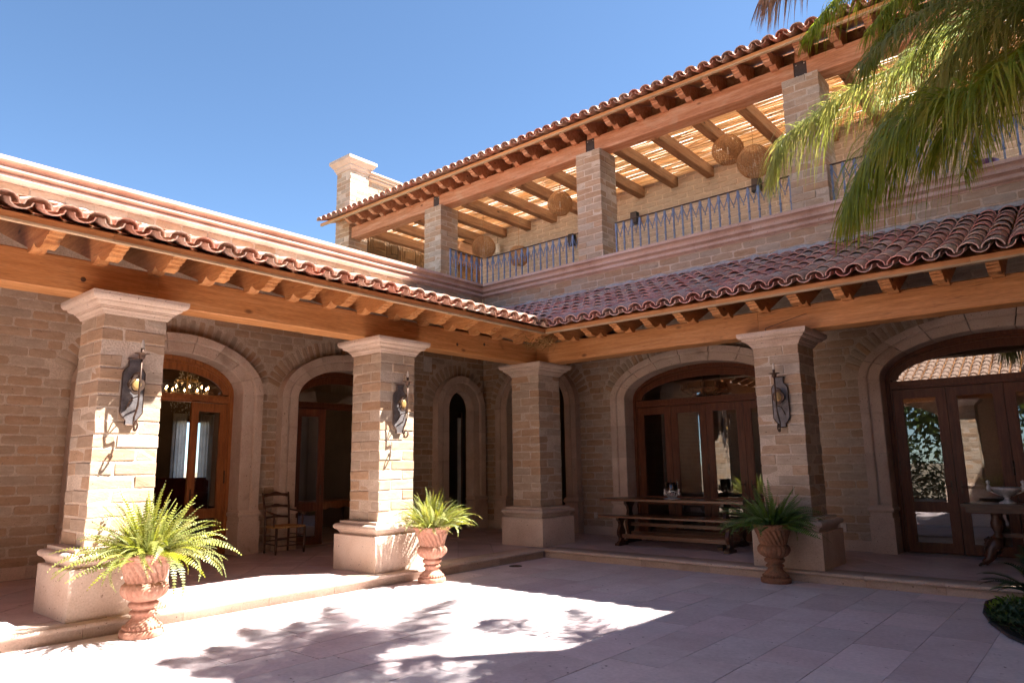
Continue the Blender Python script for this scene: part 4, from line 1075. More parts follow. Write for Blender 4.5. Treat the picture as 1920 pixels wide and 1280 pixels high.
# ------------------------------------------------------------------ urns and ferns
def make_urn(loc, sc, rz, mtl, label):
    t = thing('terracotta_urn', label, 'urn', None, loc, 'terracotta urns beside the pillars', rz); t.scale = (sc, sc, sc)
    obj('foot', MB().lathe([(.001, 0), (.19, 0), (.197, .012), (.197, .05), (.19, .062), (.165, .066), (.165, .075)], 40).mesh('foot', mtl, True), t)
    bd = MB()
    for k in range(26):
        a = 2 * math.pi * k / 26
        bd.lathe([(.001, -.018), (.014, -.01), (.018, 0), (.014, .012), (.001, .018)], 6, (.160 * math.cos(a), .160 * math.sin(a), .088))
    obj('bead_ring', bd.mesh('bead_ring', mtl, True), t)
    obj('stem', MB().lathe([(.165, .070), (.158, .10), (.135, .135), (.105, .16), (.098, .175), (.098, .20), (.118, .206), (.122, .22), (.112, .235), (.098, .24), (.096, .255), (.12, .265), (.135, .285), (.132, .305), (.115, .315), (.11, .325)], 40).mesh('stem', mtl, True), t)
    def f1(a, z):
        e = max(0, math.sin((z - .325) / .17 * math.pi)) if .325 < z < .50 else 0
        return 1 + .10 * (abs(math.cos(a * 10)) - .5) * e
    obj('bulb_body', MB().lathe([(.112, .325), (.145, .34), (.178, .365), (.200, .40), (.208, .435), (.203, .465), (.186, .487), (.172, .497)], 110, fn=f1).mesh('bulb_body', mtl, True), t)
    def f2(a, z):
        e = min(1, (z - .50) / .03) * min(1, max(0, (.70 - z) / .03))
        return 1 + .17 * (abs(math.sin(a * 10 + (z - .5) * 26)) ** .7 - .6) * max(0, e)
    obj('fluted_bell', MB().lathe([(.170, .497), (.172, .512), (.174, .53), (.178, .55), (.184, .575), (.192, .60), (.200, .625), (.210, .65), (.220, .672), (.228, .69), (.232, .70)], 132, fn=f2).mesh('fluted_bell', mtl, True), t)
    def f3(a, z): return 1 + (.018 * math.sin(a * 34) if z > .715 else 0)
    obj('rim', MB().lathe([(.232, .70), (.240, .705), (.240, .718), (.256, .73), (.268, .748), (.266, .762), (.252, .768), (.236, .76), (.215, .72), (.205, .66)], 136, fn=f3).mesh('rim', mtl, True), t)
    obj('soil', MB().lathe([(.001, .722), (.21, .712)], 20).mesh('soil', M['soil']), t)
    return t
def frond_mesh(L, droop, mtl, seed, w=.045, pitch=.0205):
    rd = random.Random(seed); mb = MB(); n = int(L / pitch); pts = []
    pos = Vector((0, 0, 0)); ang = 0
    a0 = 0.0; side = rd.uniform(-.3, .3)
    for i in range(n + 1):
        u = i / n; ang = -droop * u ** 1.5; d = Vector((math.cos(ang), side * u * .5, math.sin(ang))).normalized(); pts.append((pos.copy(), d)); pos += d * (L / n)
    mb.tube([p[0] for p in pts[::max(1, n // 8)]], .0022, 3, False)
    for i, (p, d) in enumerate(pts):
        u = i / n
        if u < .10: continue
        wl_ = w * (min(1, (u - .08) / .15)) * (1 - .80 * max(0, (u - .55) / .45) ** 1.8) * rd.uniform(.85, 1.08)
        lat = Vector((0, 0, 1)).cross(d).normalized(); upv = d.cross(lat)
        for s in (-1, 1):
            tip = p + lat * s * wl_ + d * wl_ * .15 + upv * (.05 * wl_ + rd.uniform(-.16, .16) * wl_)
            b0 = p - d * pitch * .30 ; b1 = p + d * pitch * .26
            mid0 = p + (tip - p) * .6 - d * pitch * .27; mid1 = p + (tip - p) * .6 + d * pitch * .22
            mb.add([b0, b1, mid1, tip, mid0], [(0, 1, 2, 3, 4)])
    return mb.mesh('frond', mtl, False, False)
def make_fern(loc, n, Lr, mtl, label, spread=1.0, updir=(0, 0), seed=1, lift=0.0, group='potted sword ferns'):
    rd = random.Random(seed)
    t = thing('fern', label, 'fern', None, loc, group)
    vs = [frond_mesh(1.0 * l, dr, mtl, seed * 10 + k, w=wv) for k, (l, dr, wv) in enumerate(((.50, .9, .031), (.44, .6, .030), (.54, 1.3, .032), (.42, .35, .029), (.56, 1.8, .032), (.34, 1.1, .029), (.52, .3, .028)))]
    for k in range(n):
        a = rd.uniform(0, 6.283); q_ = (k / n) ** .75
        el = math.radians(88 - q_ * 76 * spread + rd.uniform(-16, 16)) + lift * (1 - q_)
        me = vs[rd.randrange(4) if q_ > .3 else rd.choice((3, 6, 6, 1))]
        if q_ > .75: me = vs[rd.choice((0, 2, 4, 5))]
        s = rd.uniform(.55, 1.18) * Lr
        ex = rd.uniform(-.9, .9)
        # frond local: grows along +x, up = +z ; rotate: roll about x, pitch up, yaw
        Mx = Matrix.Rotation(a, 3, 'Z') @ Matrix.Rotation(-el, 3, 'Y') @ Matrix.Rotation(ex, 3, 'X')
        r0 = .15 * q_ + rd.uniform(0, .05)
        o = obj('frond', me, t, (r0 * math.cos(a), r0 * math.sin(a), rd.uniform(-.02, .03)), Mx.to_euler(), (s, s, s))
    for k in range(int(n * .35)):      # short inner fronds that fill the crown of the plant
        a = rd.uniform(0, 6.283); q_ = rd.random(); el = math.radians(rd.uniform(15, 80)); s = rd.uniform(.38, .62) * Lr
        Mx = Matrix.Rotation(a, 3, 'Z') @ Matrix.Rotation(-el, 3, 'Y') @ Matrix.Rotation(rd.uniform(-1, 1), 3, 'X')
        obj('frond', vs[rd.randrange(7)], t, (.13 * q_ * math.cos(a), .13 * q_ * math.sin(a), rd.uniform(-.02, .05)), Mx.to_euler(), (s, s * 1.2, s))
    return t
u1 = (.345, -6.84, 0); u2 = (.33, -2.97, 0); u3 = (4.14, -.27, 0)
make_urn(u1, 1.02, .4, M['terracotta'], 'large terracotta urn with spiral flutes in front of the nearest pillar')
make_urn(u2, .98, 1.1, M['terracotta'], 'orange terracotta urn in sun beside the second pillar')
make_urn(u3, .99, 2.0, M['terracotta_dark'], 'dark terracotta urn in shade beside the right lamp pillar')
make_fern((u1[0], u1[1], .725 * 1.02), 330, 1.26, M['fern'], 'large bright green fern spreading from the big left urn', seed=3)
make_fern((u2[0], u2[1], .72 * .98), 270, .98, M['fern'], 'upright yellow-green fern in the middle sunny urn', spread=.72, seed=4)
make_fern((u3[0], u3[1], .72 * .99), 280, 1.1, M['fern_shade'], 'fern in the shaded right urn, shade put into its leaf colour', seed=5, spread=1.0)

# ------------------------------------------------------------------ trestle table, benches, ice bucket
def baluster_slab(y0, y1, h, th, name, prof):
    """vase shaped board leg: outline in y,z extruded in x"""
    yc = (y0 + y1) / 2; pts = [(yc - w, z) for w, z in prof] + [(yc + w, z) for w, z in reversed(prof)]
    return MB().prism(pts, 'x', -th / 2, th / 2).mesh(name, M['darkwood'])
def trestle(name, label, cat, x0, x1, y0, y1, H, inset, top_t, group=None):
    t = thing(name, label, cat, FR, (x0, y0, FL), group); L = x1 - x0; D = y1 - y0
    n = 2 if D < .5 else 4
    for k in range(n):
        a, b = D * k / n, D * (k + 1) / n
        bm = bmesh.new(); bmesh.ops.create_cube(bm, size=1)
        for v in bm.verts: v.co = Vector(((v.co.x + .5) * L, a + .001 + (v.co.y + .5) * (b - a - .002), H - top_t + (v.co.z + .5) * top_t))
        bmesh.ops.bevel(bm, geom=list(bm.edges), offset=.004, segments=1, affect='EDGES')
        me = bpy.data.meshes.new('plank'); bm.to_mesh(me); bm.free(); me.materials.append(M['bench']); obj('plank', me, t)
    w = min(.16, D * .42); hh = H - top_t
    pr = [(w * 1.15, 0), (w * 1.15, .03), (w * .95, .055), (w * .45, .09), (w * .38, .13), (w * .75, hh * .38), (w * .82, hh * .5), (w * .5, hh * .66), (w * .33, hh * .76), (w * .5, hh * .86), (w * .95, hh * .93), (w * .95, hh)]
    lm = baluster_slab(0, D, hh, .055, 'leg', pr)
    for x_ in (inset, L - inset): obj('leg', lm, t, (x_, 0, 0))
    for x_ in (inset, L - inset): obj('foot', MB().box(x_ - .045, x_ + .045, D * .5 - min(.36, D * .5), D * .5 + min(.36, D * .5), 0, .045).mesh('foot', M['darkwood']), t)
    obj('stretcher', MB().box(inset + .028, L - inset - .028, D * .5 - .022, D * .5 + .022, .13, .20).mesh('stretcher', M['bench']), t)
    if D > .5: obj('stretcher', MB().box(inset + .028, L - inset - .028, D * .5 - .02, D * .5 + .02, .30, .36).mesh('stretcher', M['bench']), t)
    return t
trestle('trestle_bench', 'long wooden bench in front of the trestle table', 'bench', .45, 3.25, 1.05, 1.36, .52, .38, .035, 'trestle benches')
trestle('trestle_table', 'long dark wooden trestle table carrying the ice bucket', 'table', .24, 3.05, 1.42, 2.08, .80, .45, .045)
trestle('trestle_bench', 'long wooden bench behind the trestle table against the glazed doors', 'bench', .50, 3.0, 2.13, 2.42, .46, .35, .035, 'trestle benches')
ib = thing('ice_bucket', 'glass ice bucket in an ornate silver stand on the long table', 'ice bucket', FR, (1.62, 1.70, FL + .80))
obj('glass_bowl', MB().lathe([(.001, .06), (.085, .07), (.10, .12), (.115, .30), (.112, .30), (.098, .13), (.001, .085)], 24).mesh('glass_bowl', M['clearglass'], True), ib)
sm = MB().lathe([(.001, 0), (.15, 0), (.155, .012), (.12, .022), (.07, .03), (.06, .055), (.001, .06)], 28)
for k in range(14):
    a = 2 * math.pi * k / 14; sm.tube([(.07 * math.cos(a), .07 * math.sin(a), .04), (.115 * math.cos(a + .2), .115 * math.sin(a + .2), .09), (.10 * math.cos(a + .4), .10 * math.sin(a + .4), .14)], .008, 5)
sm.tube([(.118 * math.cos(a), .118 * math.sin(a), .14 + .01 * math.sin(a * 5)) for a in [k * math.pi / 12 for k in range(25)]], .009, 5)
obj('silver_stand', sm.mesh('silver_stand', M['silver'], True), ib)
for s in (-1, 1):
    obj('cherub_handle', MB().lathe([(.001, 0), (.02, .01), (.026, .04), (.018, .07), (.010, .08), (.019, .095), (.020, .11), (.001, .13)], 10, (s * .14, 0, .06)).tube([(s * .14, 0, .12), (s * .105, 0, .15)], .007, 5).mesh('cherub_handle', M['silver'], True), ib)

# ------------------------------------------------------------------ ladder-back armchair
ac = thing('armchair', 'dark ladder-back armchair with rush seat between the two left archways', 'armchair', FLW, (-3.0, 3.42, FL))
W2 = .26
def tb(path, r, nm, n=7, m='darkwood'): return obj(nm, MB().tube(path, r, n).mesh(nm, M[m], True), ac)
for s in (-1, 1):
    tb([(s * W2 * .88, .22, 0), (s * W2 * .88, .21, .45), (s * W2 * .92, .25, .75), (s * W2 * .98, .31, 1.02)], [.018, .022, .020, .015], 'rear_leg')
    tb([(s * W2 * 1.05, -.22, 0), (s * W2 * 1.05, -.22, .10), (s * W2 * 1.05, -.22, .44)], [.017, .022, .024], 'front_leg')
    tb([(s * W2 * 1.05, -.14, .45), (s * W2 * 1.07, -.14, .56), (s * W2 * 1.07, -.14, .66)], [.014, .020, .013], 'arm_post')
    tb([(s * W2 * .92, .24, .72), (s * W2 * 1.1, .05, .70), (s * W2 * 1.10, -.20, .66)], [.014, .018, .022], 'armrest')
    for z_ in (.16, .30): tb([(s * W2 * 1.05, -.22, z_), (s * W2 * .88, .22, z_)], .011, 'side_stretcher')
for z_ in (.14, .27): tb([(-W2 * 1.05, -.22, z_), (W2 * 1.05, -.22, z_)], .012, 'front_stretcher')
tb([(-W2 * .88, .22, .2), (W2 * .88, .22, .2)], .011, 'rear_stretcher')
for z_, hh in ((.58, .05), (.76, .06), (.95, .08)):
    pts = []
    n = 12; yb = .22 + (z_ - .45) * .16
    up_ = [(-W2 * .9 + 2 * W2 * .9 * k / n, z_ + hh * (.5 + .5 * math.sin(math.pi * k / n) + .12 * math.cos(4 * math.pi * k / n))) for k in range(n + 1)]
    dn = [(-W2 * .9 + 2 * W2 * .9 * k / n, z_ - .01 + .35 * hh * math.sin(math.pi * k / n) * (1 if True else 0)) for k in range(n, -1, -1)]
    obj('back_slat', MB().prism(up_ + dn, 'y', yb, yb + .016).mesh('back_slat', M['darkwood']), ac)
obj('seat', MB().prism([(-W2 * 1.07, -.23), (W2 * 1.07, -.23), (W2 * .9, .21), (-W2 * .9, .21)], 'z', .43, .465).mesh('seat', M['rush']), ac)

# ------------------------------------------------------------------ carved console table + silver vessel at far right
cn = thing('carved_console_table', 'dark carved console table with scrolled lion legs by the right archway', 'console table', FR, (6.05, 1.75, FL))
obj('tabletop', MB().box(0, 1.9, 0, .55, .79, .83).mesh('tabletop', M['darkwood']), cn)
obj('apron', MB().box(.05, 1.85, .04, .51, .71, .79).mesh('apron', M['darkwood']), cn)
for y_ in (.14, .42):
    for x_, sg in ((.38, -1), (1.55, 1)):
        lg = MB().lathe([(.05, .36), (.065, .40), (.04, .44), (.07, .52), (.075, .58), (.05, .64), (.06, .70), (.07, .71)], 12, (x_, y_, 0))
        lg.tube([(x_, y_, .38), (x_ + sg * .03, y_ - .02, .30), (x_ + sg * .10, y_ - .05, .20), (x_ + sg * .12, y_ - .08, .10), (x_ + sg * .18, y_ - .11, .045)], [.06, .085, .08, .05, .045], 8)
        for k in range(3): lg.tube([(x_ + sg * .16, y_ - .10, .05), (x_ + sg * (.22), y_ - .15 + .035 * k, .03), (x_ + sg * .245, y_ - .155 + .035 * k, .008)], [.022, .018, .012], 6)
        for k in range(14):
            a = R(0, 6.28); z_ = R(.16, .36); lg.tube([(x_ + sg * .05 + .05 * math.cos(a), y_ - .03 + .05 * math.sin(a), z_ + .04), (x_ + sg * .07 + .09 * math.cos(a), y_ - .03 + .09 * math.sin(a), z_), (x_ + sg * .08 + .07 * math.cos(a), y_ - .03 + .07 * math.sin(a), z_ - .05)], .014, 4)
        obj('leg', lg.mesh('leg', M['darkwood'], True), cn)
obj('stretcher', MB().box(.38, 1.55, .24, .32, .38, .43).mesh('stretcher', M['darkwood']), cn)
vs = thing('silver_centrepiece', 'silver bowl with cherub handles on the carved console table', 'bowl', FR, (6.58, 1.98, FL + .83))
obj('bowl', MB().lathe([(.001, 0), (.10, 0), (.10, .02), (.04, .05), (.03, .08), (.05, .10), (.13, .15), (.17, .20), (.175, .225), (.16, .22), (.12, .17), (.001, .13)], 24).mesh('bowl', M['silver'], True), vs)
for s in (-1, 1):
    obj('cherub_handle', MB().lathe([(.001, 0), (.025, .01), (.032, .05), (.02, .09), (.012, .10), (.024, .12), (.026, .145), (.001, .165)], 10, (s * .20, 0, .16)).tube([(s * .20, 0, .18), (s * .15, 0, .15), (s * .06, 0, .11)], .010, 5).tube([(s * .20, 0, .25), (s * .16, -.02, .22)], .008, 4).mesh('cherub_handle', M['silver'], True), vs)

# ------------------------------------------------------------------ planting bed
bed_pts = [(8.94, -4.2), (8.3, -4.0), (7.6, -3.2), (7.15, -2.45), (6.87, -2.0), (6.68, -1.5), (6.56, -1.0), (6.50, -.35), (6.56, -.06), (8.94, -.06)]
struct('planting_bed', MB().prism(bed_pts, 'z', .0, .02).mesh('planting_bed', M['soil']))
em = MB()
for a, b in zip(bed_pts[:-2], bed_pts[1:-1]): em.tube([(a[0], a[1], .018), (b[0], b[1], .018)], .016, 6)
tag(obj('bed_edging', em.mesh('bed_edging', M['bracket'])), 'dark curved metal edging round the planting bed at lower right', 'edging')
def blade_plant(loc, n, L, label, mtl, seed, w=.012, cat='plant', name='cycad', pin=26):
    rd = random.Random(seed); t = thing(name, label, cat, None, loc)
    for k in range(n):
        a = k * 2.4 + rd.uniform(-.3, .3); el = math.radians(rd.uniform(10, 75)); l = L * rd.uniform(.75, 1.1)
        mb = MB(); pts = []; pos = Vector((0, 0, .12)); 
        for i in range(pin + 1):
            u = i / pin; e = el - u * u * 1.1; d = Vector((math.cos(a) * math.cos(e), math.sin(a) * math.cos(e), math.sin(e))); pts.append((pos.copy(), d)); pos += d * l / pin
        mb.tube([p[0] for p in pts[::4]], .005, 3, False)
        for i, (p, d) in enumerate(pts):
            u = i / pin
            if u < .15: continue
            ll = L * .24 * math.sin(math.pi * (.2 + .75 * u)) 
            lat = Vector((0, 0, 1)).cross(d).normalized()
            for s in (-1, 1):
                tip = p + (lat * s * .85 + d * .5 + Vector((0, 0, .18))) * ll
                mb.add([p - d * w, p + d * w, tip], [(0, 1, 2)])
        obj('frond', mb.mesh('frond', mtl, False, False), t)
    return t
blade_plant((7.05, -.55, .0), 26, .62, 'spiky green cycad at the right edge beside the step', M['shrub'], 2)
blade_plant((7.55, -1.9, .0), 24, .6, 'second cycad further right in the planting bed', M['shrub'], 5)
def leafy(loc, rx, ry, h, n, label, mtl, seed, name='groundcover_shrub', cat='shrub', ls=.035):
    rd = random.Random(seed); mb = MB()
    for k in range(n):
        a = rd.uniform(0, 6.28); r_ = math.sqrt(rd.random()); p = Vector((rx * r_ * math.cos(a), ry * r_ * math.sin(a), .01 + h * rd.random() * (1 - r_ * r_ * .7)))
        d = Vector((rd.uniform(-1, 1), rd.uniform(-1, 1), rd.uniform(-.1, .9))).normalized(); lat = d.cross(Vector((rd.uniform(-1, 1), rd.uniform(-1, 1), .5))).normalized(); l = ls * rd.uniform(.6, 1.4)
        mb.add([p, p + d * l + lat * l * .32, p + d * l * 2, p + d * l - lat * l * .32], [(0, 1, 2, 3)])
    t = tag(obj(name, mb.mesh(name, mtl, False, False), None, loc), label, cat); return t
leafy((6.95, -1.35, .02), .30, .34, .20, 900, 'low leafy clump beside the curved edge of the bed', M['shrub'], 1)
leafy((6.86, -.85, .02), .26, .28, .14, 700, 'small mossy clump near the step end in the bed', M['fern_shade'], 2)
leafy((7.3, -1.9, .02), .38, .34, .26, 1000, 'broad leafy clump at the lower right corner of the bed', M['shrub'], 3)
leafy((7.7, -2.8, .02), .5, .4, .3, 900, 'leafy clump toward the front tip of the bed', M['shrub'], 4)
obj_l = tag(obj('garden_spotlight', MB().lathe([(.001, 0), (.03, 0), (.034, .05), (.001, .052)], 12).mesh('garden_spotlight', M['sheet']), None, (6.72, -.95, .03), (0, 1.1, .4)), 'small grey ground spotlight in the planting bed', 'spotlight')

# ------------------------------------------------------------------ feather palm
palm = thing('palm_tree', 'feather palm with drooping fronds hanging into the top right corner', 'palm tree', None, (8.38, -1.25, 0))
PC = Vector((0, 0, 5.75))
tr = []
for k in range(24): tr.append((.14 + .012 * (k % 2) - .0018 * k, 5.6 * k / 23))
obj('trunk', MB().lathe(tr, 16).mesh('trunk', M['trunk'], True), palm)
obj('crownshaft', MB().lathe([(.13, 5.4), (.16, 5.6), (.12, 5.95), (.05, 6.2)], 12).mesh('crownshaft', M['shrub'], True), palm)
def bez(pts, n):
    # Catmull-Rom through pts
    P = [Vector(p) for p in pts]; P = [P[0] * 2 - P[1]] + P + [P[-1] * 2 - P[-2]]; out = []
    m = len(P) - 3
    for i in range(n + 1):
        t = i / n * m; k = min(int(t), m - 1); u = t - k; a, b, c, d = P[k:k + 4]
        out.append(.5 * ((2 * b) + (c - a) * u + (2 * a - 5 * b + 4 * c - d) * u * u + (3 * b - a - 3 * c + d) * u ** 3))
    return out
def palm_frond(path, L, mtl, seed, nl=62, w=.0082, droop=1.0, start=.15, parent=palm, fan=1.0, dens=2):
    rd = random.Random(seed); base = Vector(parent.location)
    pts = bez([Vector(p) - base for p in path], nl); mb = MB()
    mb.tube(pts[::3], [.020 * (1 - .8 * k / (len(pts[::3]) - 1)) + .003 for k in range(len(pts[::3]))], 5, False)
    for i in range(nl):
        u = i / nl
        if u < start: continue
        p = pts[i]; d = (pts[i + 1] - pts[i]).normalized(); lat = Vector((0, 0, 1)).cross(d)
        if lat.length < .1: lat = Vector((1, 0, 0))
        lat.normalize(); upv = d.cross(lat)
        ll = L * (.55 + .45 * math.sin(math.pi * min(1, .15 + u * .9))) * (1 if u < .85 else 1 - (u - .85) * 2.6)
        for s in (-1, 1):
            for rep in range(dens):
                l = ll * rd.uniform(.75, 1.1); d0 = (lat * s * rd.uniform(.5, 1.0) * fan + d * rd.uniform(.35, .75) + upv * rd.uniform(-.2, .5)).normalized()
                q0 = p + d * rd.uniform(-.02, .02); pr = q0; dd = d0.copy(); n = 5; wv = w * rd.uniform(.7, 1.25); side = dd.cross(Vector((rd.uniform(-.4, .4), rd.uniform(-.4, .4), 1))).normalized()
                row = []
                for j in range(n + 1):
                    t = j / n; ww = wv * (1 - t) ** .6 * min(1, .45 + t * 2.5)
                    row.append((pr + side * ww, pr - side * ww)); dd = (dd + Vector((0, 0, -1)) * droop * .42 * (0.5 + t) + Vector((rd.uniform(-.05, .05), rd.uniform(-.05, .05), 0))).normalized(); pr = pr + dd * l / n
                vs_ = [v for r_ in row for v in r_]; mb.add(vs_, [(2 * j, 2 * j + 1, 2 * j + 3, 2 * j + 2) for j in range(n)])
    return obj('frond', mb.mesh('frond', mtl, False, False), parent)
K0 = (8.38, -1.25, 5.7)
palm_frond([K0, (8.1, -1.9, 5.75), (7.6, -2.5, 5.25), (7.24, -2.77, 4.92), (6.92, -2.9, 4.80), (6.62, -3.0, 4.60), (6.36, -3.1, 4.28), (6.22, -3.16, 3.95)], 1.4, M['palm'], 1, nl=100, w=.010, dens=3, droop=1.1)
palm_frond([K0, (7.9, -1.1, 6.35), (7.01, -.9, 6.53), (6.48, -1.07, 6.26), (5.93, -1.34, 6.0), (5.53, -1.5, 5.74), (5.19, -1.71, 5.45), (5.03, -1.78, 5.0)], 1.15, M['palm_y'], 2, nl=110, dens=3, droop=1.2)
palm_frond([K0, (8.0, -1.4, 6.1), (7.56, -1.6, 6.22), (7.05, -1.93, 6.25), (6.6, -2.27, 6.05), (6.3, -2.5, 5.6)], .9, M['palm'], 3, nl=90, dens=3)
palm_frond([K0, (8.1, -.95, 6.0), (7.55, -.75, 6.05), (6.98, -.98, 5.95), (6.4, -1.36, 5.6), (6.1, -1.6, 5.1)], .8, M['palm_y'], 4, nl=90, dens=3)
palm_frond([K0, (8.1, -1.3, 6.5), (7.6, -1.7, 7.0), (6.9, -2.2, 6.9), (6.3, -2.6, 6.5), (5.9, -2.9, 5.95)], .85, M['palm'], 5, nl=90, dens=3)
palm_frond([K0, (8.0, -.8, 6.6), (7.3, -.4, 6.95), (6.5, -.2, 6.8), (5.9, -.1, 6.4)], .8, M['palm'], 6, nl=80, dens=3)
palm_frond([K0, (8.1, -2.2, 6.8), (7.4, -3.6, 7.3), (6.8, -5.0, 7.0), (6.3, -6.1, 6.2)], .62, M['palm'], 10, nl=80)
palm_frond([K0, (8.5, -2.1, 6.6), (8.4, -3.3, 6.9), (8.2, -4.3, 6.4)], .6, M['palm'], 11, nl=60)
palm_frond([K0, (8.45, -.2, 6.5), (8.3, .7, 6.7), (8.2, 1.5, 6.2)], .6, M['palm'], 12, nl=60)
palm_frond([K0, (8.0, -.5, 6.2), (7.5, .1, 6.3), (7.0, .5, 5.9), (6.7, .7, 5.3)], .8, M['palm'], 13, nl=80, dens=3)
palm_frond([K0, (8.1, -1.5, 6.3), (7.7, -1.9, 6.5), (7.2, -2.2, 6.6), (6.75, -2.4, 6.35), (6.4, -2.6, 5.9)], .85, M['palm'], 16, nl=80, dens=3)
palm_frond([K0, (8.1, -1.7, 5.9), (7.8, -2.0, 5.9), (7.35, -2.2, 5.75), (7.0, -2.35, 5.4), (6.8, -2.45, 4.95)], 1.1, M['palm_y'], 17, nl=80, dens=3)
palm_frond([K0, (7.9, -1.0, 5.9), (7.4, -1.0, 5.75), (6.9, -1.1, 5.4), (6.6, -1.2, 4.9)], 1.0, M['palm_y'], 18, nl=80, dens=3)
palm_frond([K0, (7.7, -2.3, 5.9), (7.0, -2.9, 5.75), (6.4, -3.3, 5.2)], .6, M['palm_y'], 15, nl=60)

tall = thing('palm_tree', 'taller feather palm whose dried frond hangs at the top edge of the photo', 'palm tree', None, (7.95, -.45, 0))
obj('trunk', MB().lathe([(.15 + .012 * (k % 2) - .0012 * k, 9.9 * k / 40) for k in range(41)], 16).mesh('trunk', M['trunk'], True), tall)
KT = (7.9, -.45, 10.0)
for k, (a_, r_, dz, mt_) in enumerate(((178, 3.2, .5, 'palm'), (200, 3.1, .7, 'palm'), (214, 2.9, .8, 'palm'), (230, 2.8, .5, 'palm'), (248, 3.1, .2, 'palm'), (190, 2.7, 1.1, 'palm'), (262, 3.3, .6, 'palm'), (222, 3.0, 1.2, 'palm'), (285, 3.0, .3, 'palm'), (150, 2.6, .8, 'palm'), (310, 2.6, .4, 'palm'), (30, 2.6, .6, 'palm'), (240, 2.2, 1.3, 'palm'))):
    ar = math.radians(a_); dx_, dy_ = math.cos(ar), math.sin(ar)
    palm_frond([KT] + [(KT[0] + dx_ * r_ * u, KT[1] + dy_ * r_ * u, KT[2] + dz * 1.6 * u - u * u * (dz * 1.2 + 1.3)) for u in (.25, .5, .75, 1.0)], .72, M[mt_], 100 + k, nl=90, parent=tall, dens=3, w=.011)
palm_frond([(7.9, -.5, 9.8), (7.3, -.9, 9.8), (6.5, -1.4, 9.1), (5.95, -1.75, 8.2), (5.6, -1.98, 7.6), (5.28, -2.15, 7.2)], 1.25, M['palm_dead'], 130, nl=130, droop=.85, fan=.9, start=.6, w=.011, dens=3, parent=tall)
palm_frond([(7.9, -.5, 9.8), (7.4, -1.0, 9.9), (6.7, -1.4, 9.3), (6.2, -1.6, 8.5), (5.8, -1.8, 7.95), (5.55, -1.9, 7.6)], 1.1, M['palm_dead'], 131, nl=100, droop=1.0, fan=.9, start=.6, w=.010, dens=2, parent=tall)

# ------------------------------------------------------------------ wing behind the camera (seen in the door glass) and east wing
sw = thing('rear_wing', 'opposite gallery wing reflected in the right archway glass', 'building', FS, (0, 0, 0))
obj('gallery_step', MB().box(-1, 14, .0, 3.4, -.1, FL).mesh('gallery_step', M['floor']), sw)
def arched_wall_mesh(x0, x1, z0, z1, ops, th):
    mb = MB(); nz = int((z1 - z0) / .05)
    for c in range(nz):
        za = z0 + (z1 - z0) * c / nz; zb = z0 + (z1 - z0) * (c + 1) / nz; iv = [(x0, x1)]
        for cx, h in ops:
            w = h((za + zb) / 2)
            if w <= 0: continue
            nv = []
            for a, b in iv:
                if cx + w <= a or cx - w >= b: nv.append((a, b)); continue
                if cx - w > a: nv.append((a, cx - w))
                if cx + w < b: nv.append((cx + w, b))
            iv = nv
        for a, b in iv: mb.box(a, b, 0, th, za, zb)
    return mb
o = obj('wall', arched_wall_mesh(-1, 14, 0, 6, [(2.4, ell(1.6, 2.9, .65)), (7.2, ell(1.6, 2.9, .65))], .3).mesh('wall', M['brick'], False, False), sw, (0, 2.8, 0))
obj('beam', beam_mesh(-1, 14, .42, .77, 3.469, 3.84, M['beam'], 5), sw)
tmb = MB(); thS = math.atan(SR)
for i in range(52):
    for r in range(7):
        Mx = Matrix.LocRotScale(Vector((-.5 + i * .27, EY + r * .415 * math.cos(thS), ZF + .14 + r * .415 * math.sin(thS))), Euler((thS - .035, 0, R(-.02, .02))), None)
        me_ = TILEP[r % 3]; tmb.add([Mx @ v.co for v in me_.vertices], [tuple(p.vertices) for p in me_.polygons])
o = obj('roof_tile_run', tmb.mesh('roof_tile_run', M['tile_pale'], False, False), sw); o['kind'] = 'stuff'
obj('roof_deck', MB().prism([(EY, ZF + .03), (2.8, ZF + .03 + 3.1 * SR), (2.8, ZF + .08 + 3.1 * SR), (EY, ZF + .08)], 'x', -1, 14).mesh('roof_deck', M['rafter']), sw)
obj('upper_wall', MB().box(-1, 14, 2.82, 3.1, 5.3, 6.0).mesh('upper_wall', M['mortar']), sw)
for x_, lb in ((4.8, 'brick pillar of the wing behind the camera, reflected in glass'), (9.58, 'far corner pillar of the wing behind the camera')):
    o = copy_tree(P4, None, fr(FS, (x_, PY, FL)), FS[1]); o['label'] = lb
sl2 = make_urn((4.9, -10.15, 0), 1.0, 0, M['terracotta'], 'terracotta urn before the wing behind the camera'); 
f4 = make_fern((4.9, -10.15, .72), 50, .9, M['fern'], 'fern in the urn of the wing behind the camera', seed=8)
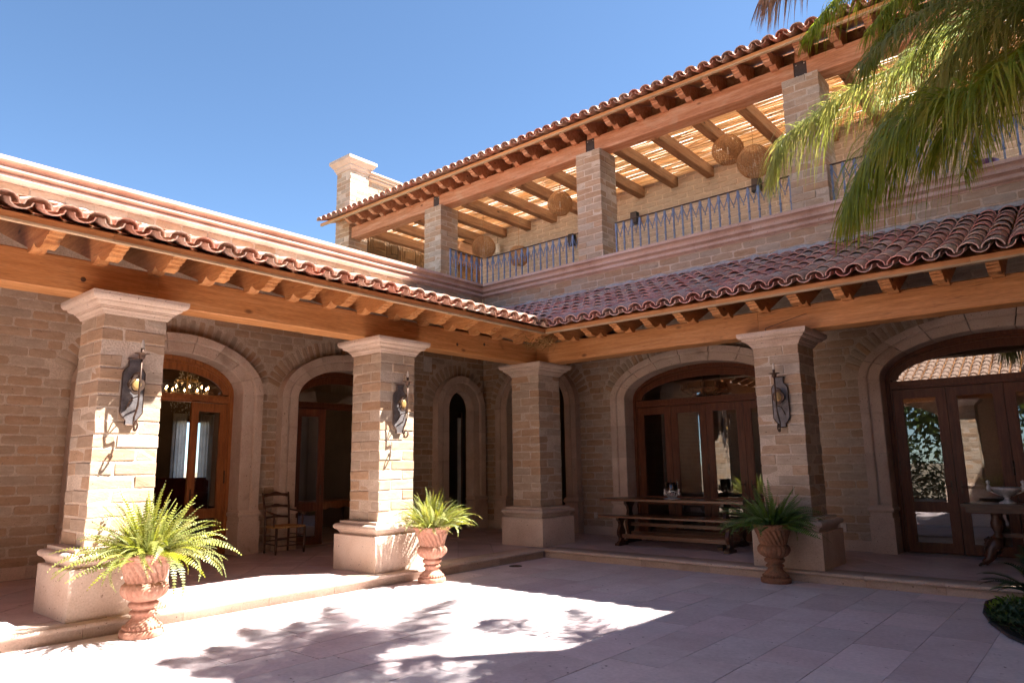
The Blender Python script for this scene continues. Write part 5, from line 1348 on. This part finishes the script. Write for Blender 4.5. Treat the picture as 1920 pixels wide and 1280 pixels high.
ew = thing('east_wing', 'tall brick wing on the right, outside the photo, shading the courtyard', 'building', FE, (0, 0, 0))
obj('wall', MB().box(-2.6, 14, 0, .4, -.1, 8.9).mesh('wall', M['brick']), ew)
obj('eave', MB().prism([(-.80, 9.10), (1.2, 9.5), (1.2, 9.62), (-.80, 9.2)], 'x', -6, 14).mesh('eave', M['tile']), ew)
for k in range(5):
    o = obj('window', MB().box(-.5, .5, -.03, .02, 0, 1.6).mesh('window', M['door']), ew, (k * 2.6 - .5, 0, 6.2)); obj('pane', MB().box(-.42, .42, -.034, -.031, .08, 1.52).mesh('pane', M['glass']), o)
# trees beyond the rear wing (only in reflections)
for k, (x_, y_, nt) in enumerate(((1, -19, 'leftmost'), (4.2, -18, 'second from left'), (7.5, -19, 'second from right'), (11, -20, 'rightmost'))):
    t = thing('tree', nt + ' tree beyond the rear wing, seen only in reflections', 'tree', None, (x_, y_, 0), 'trees beyond the rear wing')
    obj('trunk', MB().tube([(0, 0, 0), (.1, 0, 2), (.2, .1, 4)], [.25, .2, .12], 8).mesh('trunk', M['trunk'], True), t)
    rd = random.Random(k); mb = MB()
    for i in range(2600):
        d = Vector((rd.gauss(0, 1), rd.gauss(0, 1), rd.gauss(0, .8))); d.normalize(); p = d * (2.6 * rd.random() ** .4); p.z *= 1.25; p += Vector((0, 0, 4.2)); n_ = Vector((rd.gauss(0, 1), rd.gauss(0, 1), rd.gauss(0, 1))).normalized(); u_ = n_.orthogonal().normalized() * .14; v_ = n_.cross(u_)
        mb.add([p + u_, p + v_ * .6, p - u_, p - v_ * .6], [(0, 1, 2, 3)])
    obj('crown', mb.mesh('crown', M['tree'], False, False), t)

for k, nt in enumerate(('leftmost', 'second', 'third', 'middle', 'fifth', 'sixth', 'rightmost')):
    leafy((-1 + k * 2.4, -15.5, 0), 1.3, .5, 2.8, 2600, nt + ' clipped bush of the hedge beyond the rear wing, seen only in reflections', M['tree'], 50 + k, 'hedge_bush', 'hedge', .09)['group'] = 'hedge beyond the rear wing'
flush_stuff()
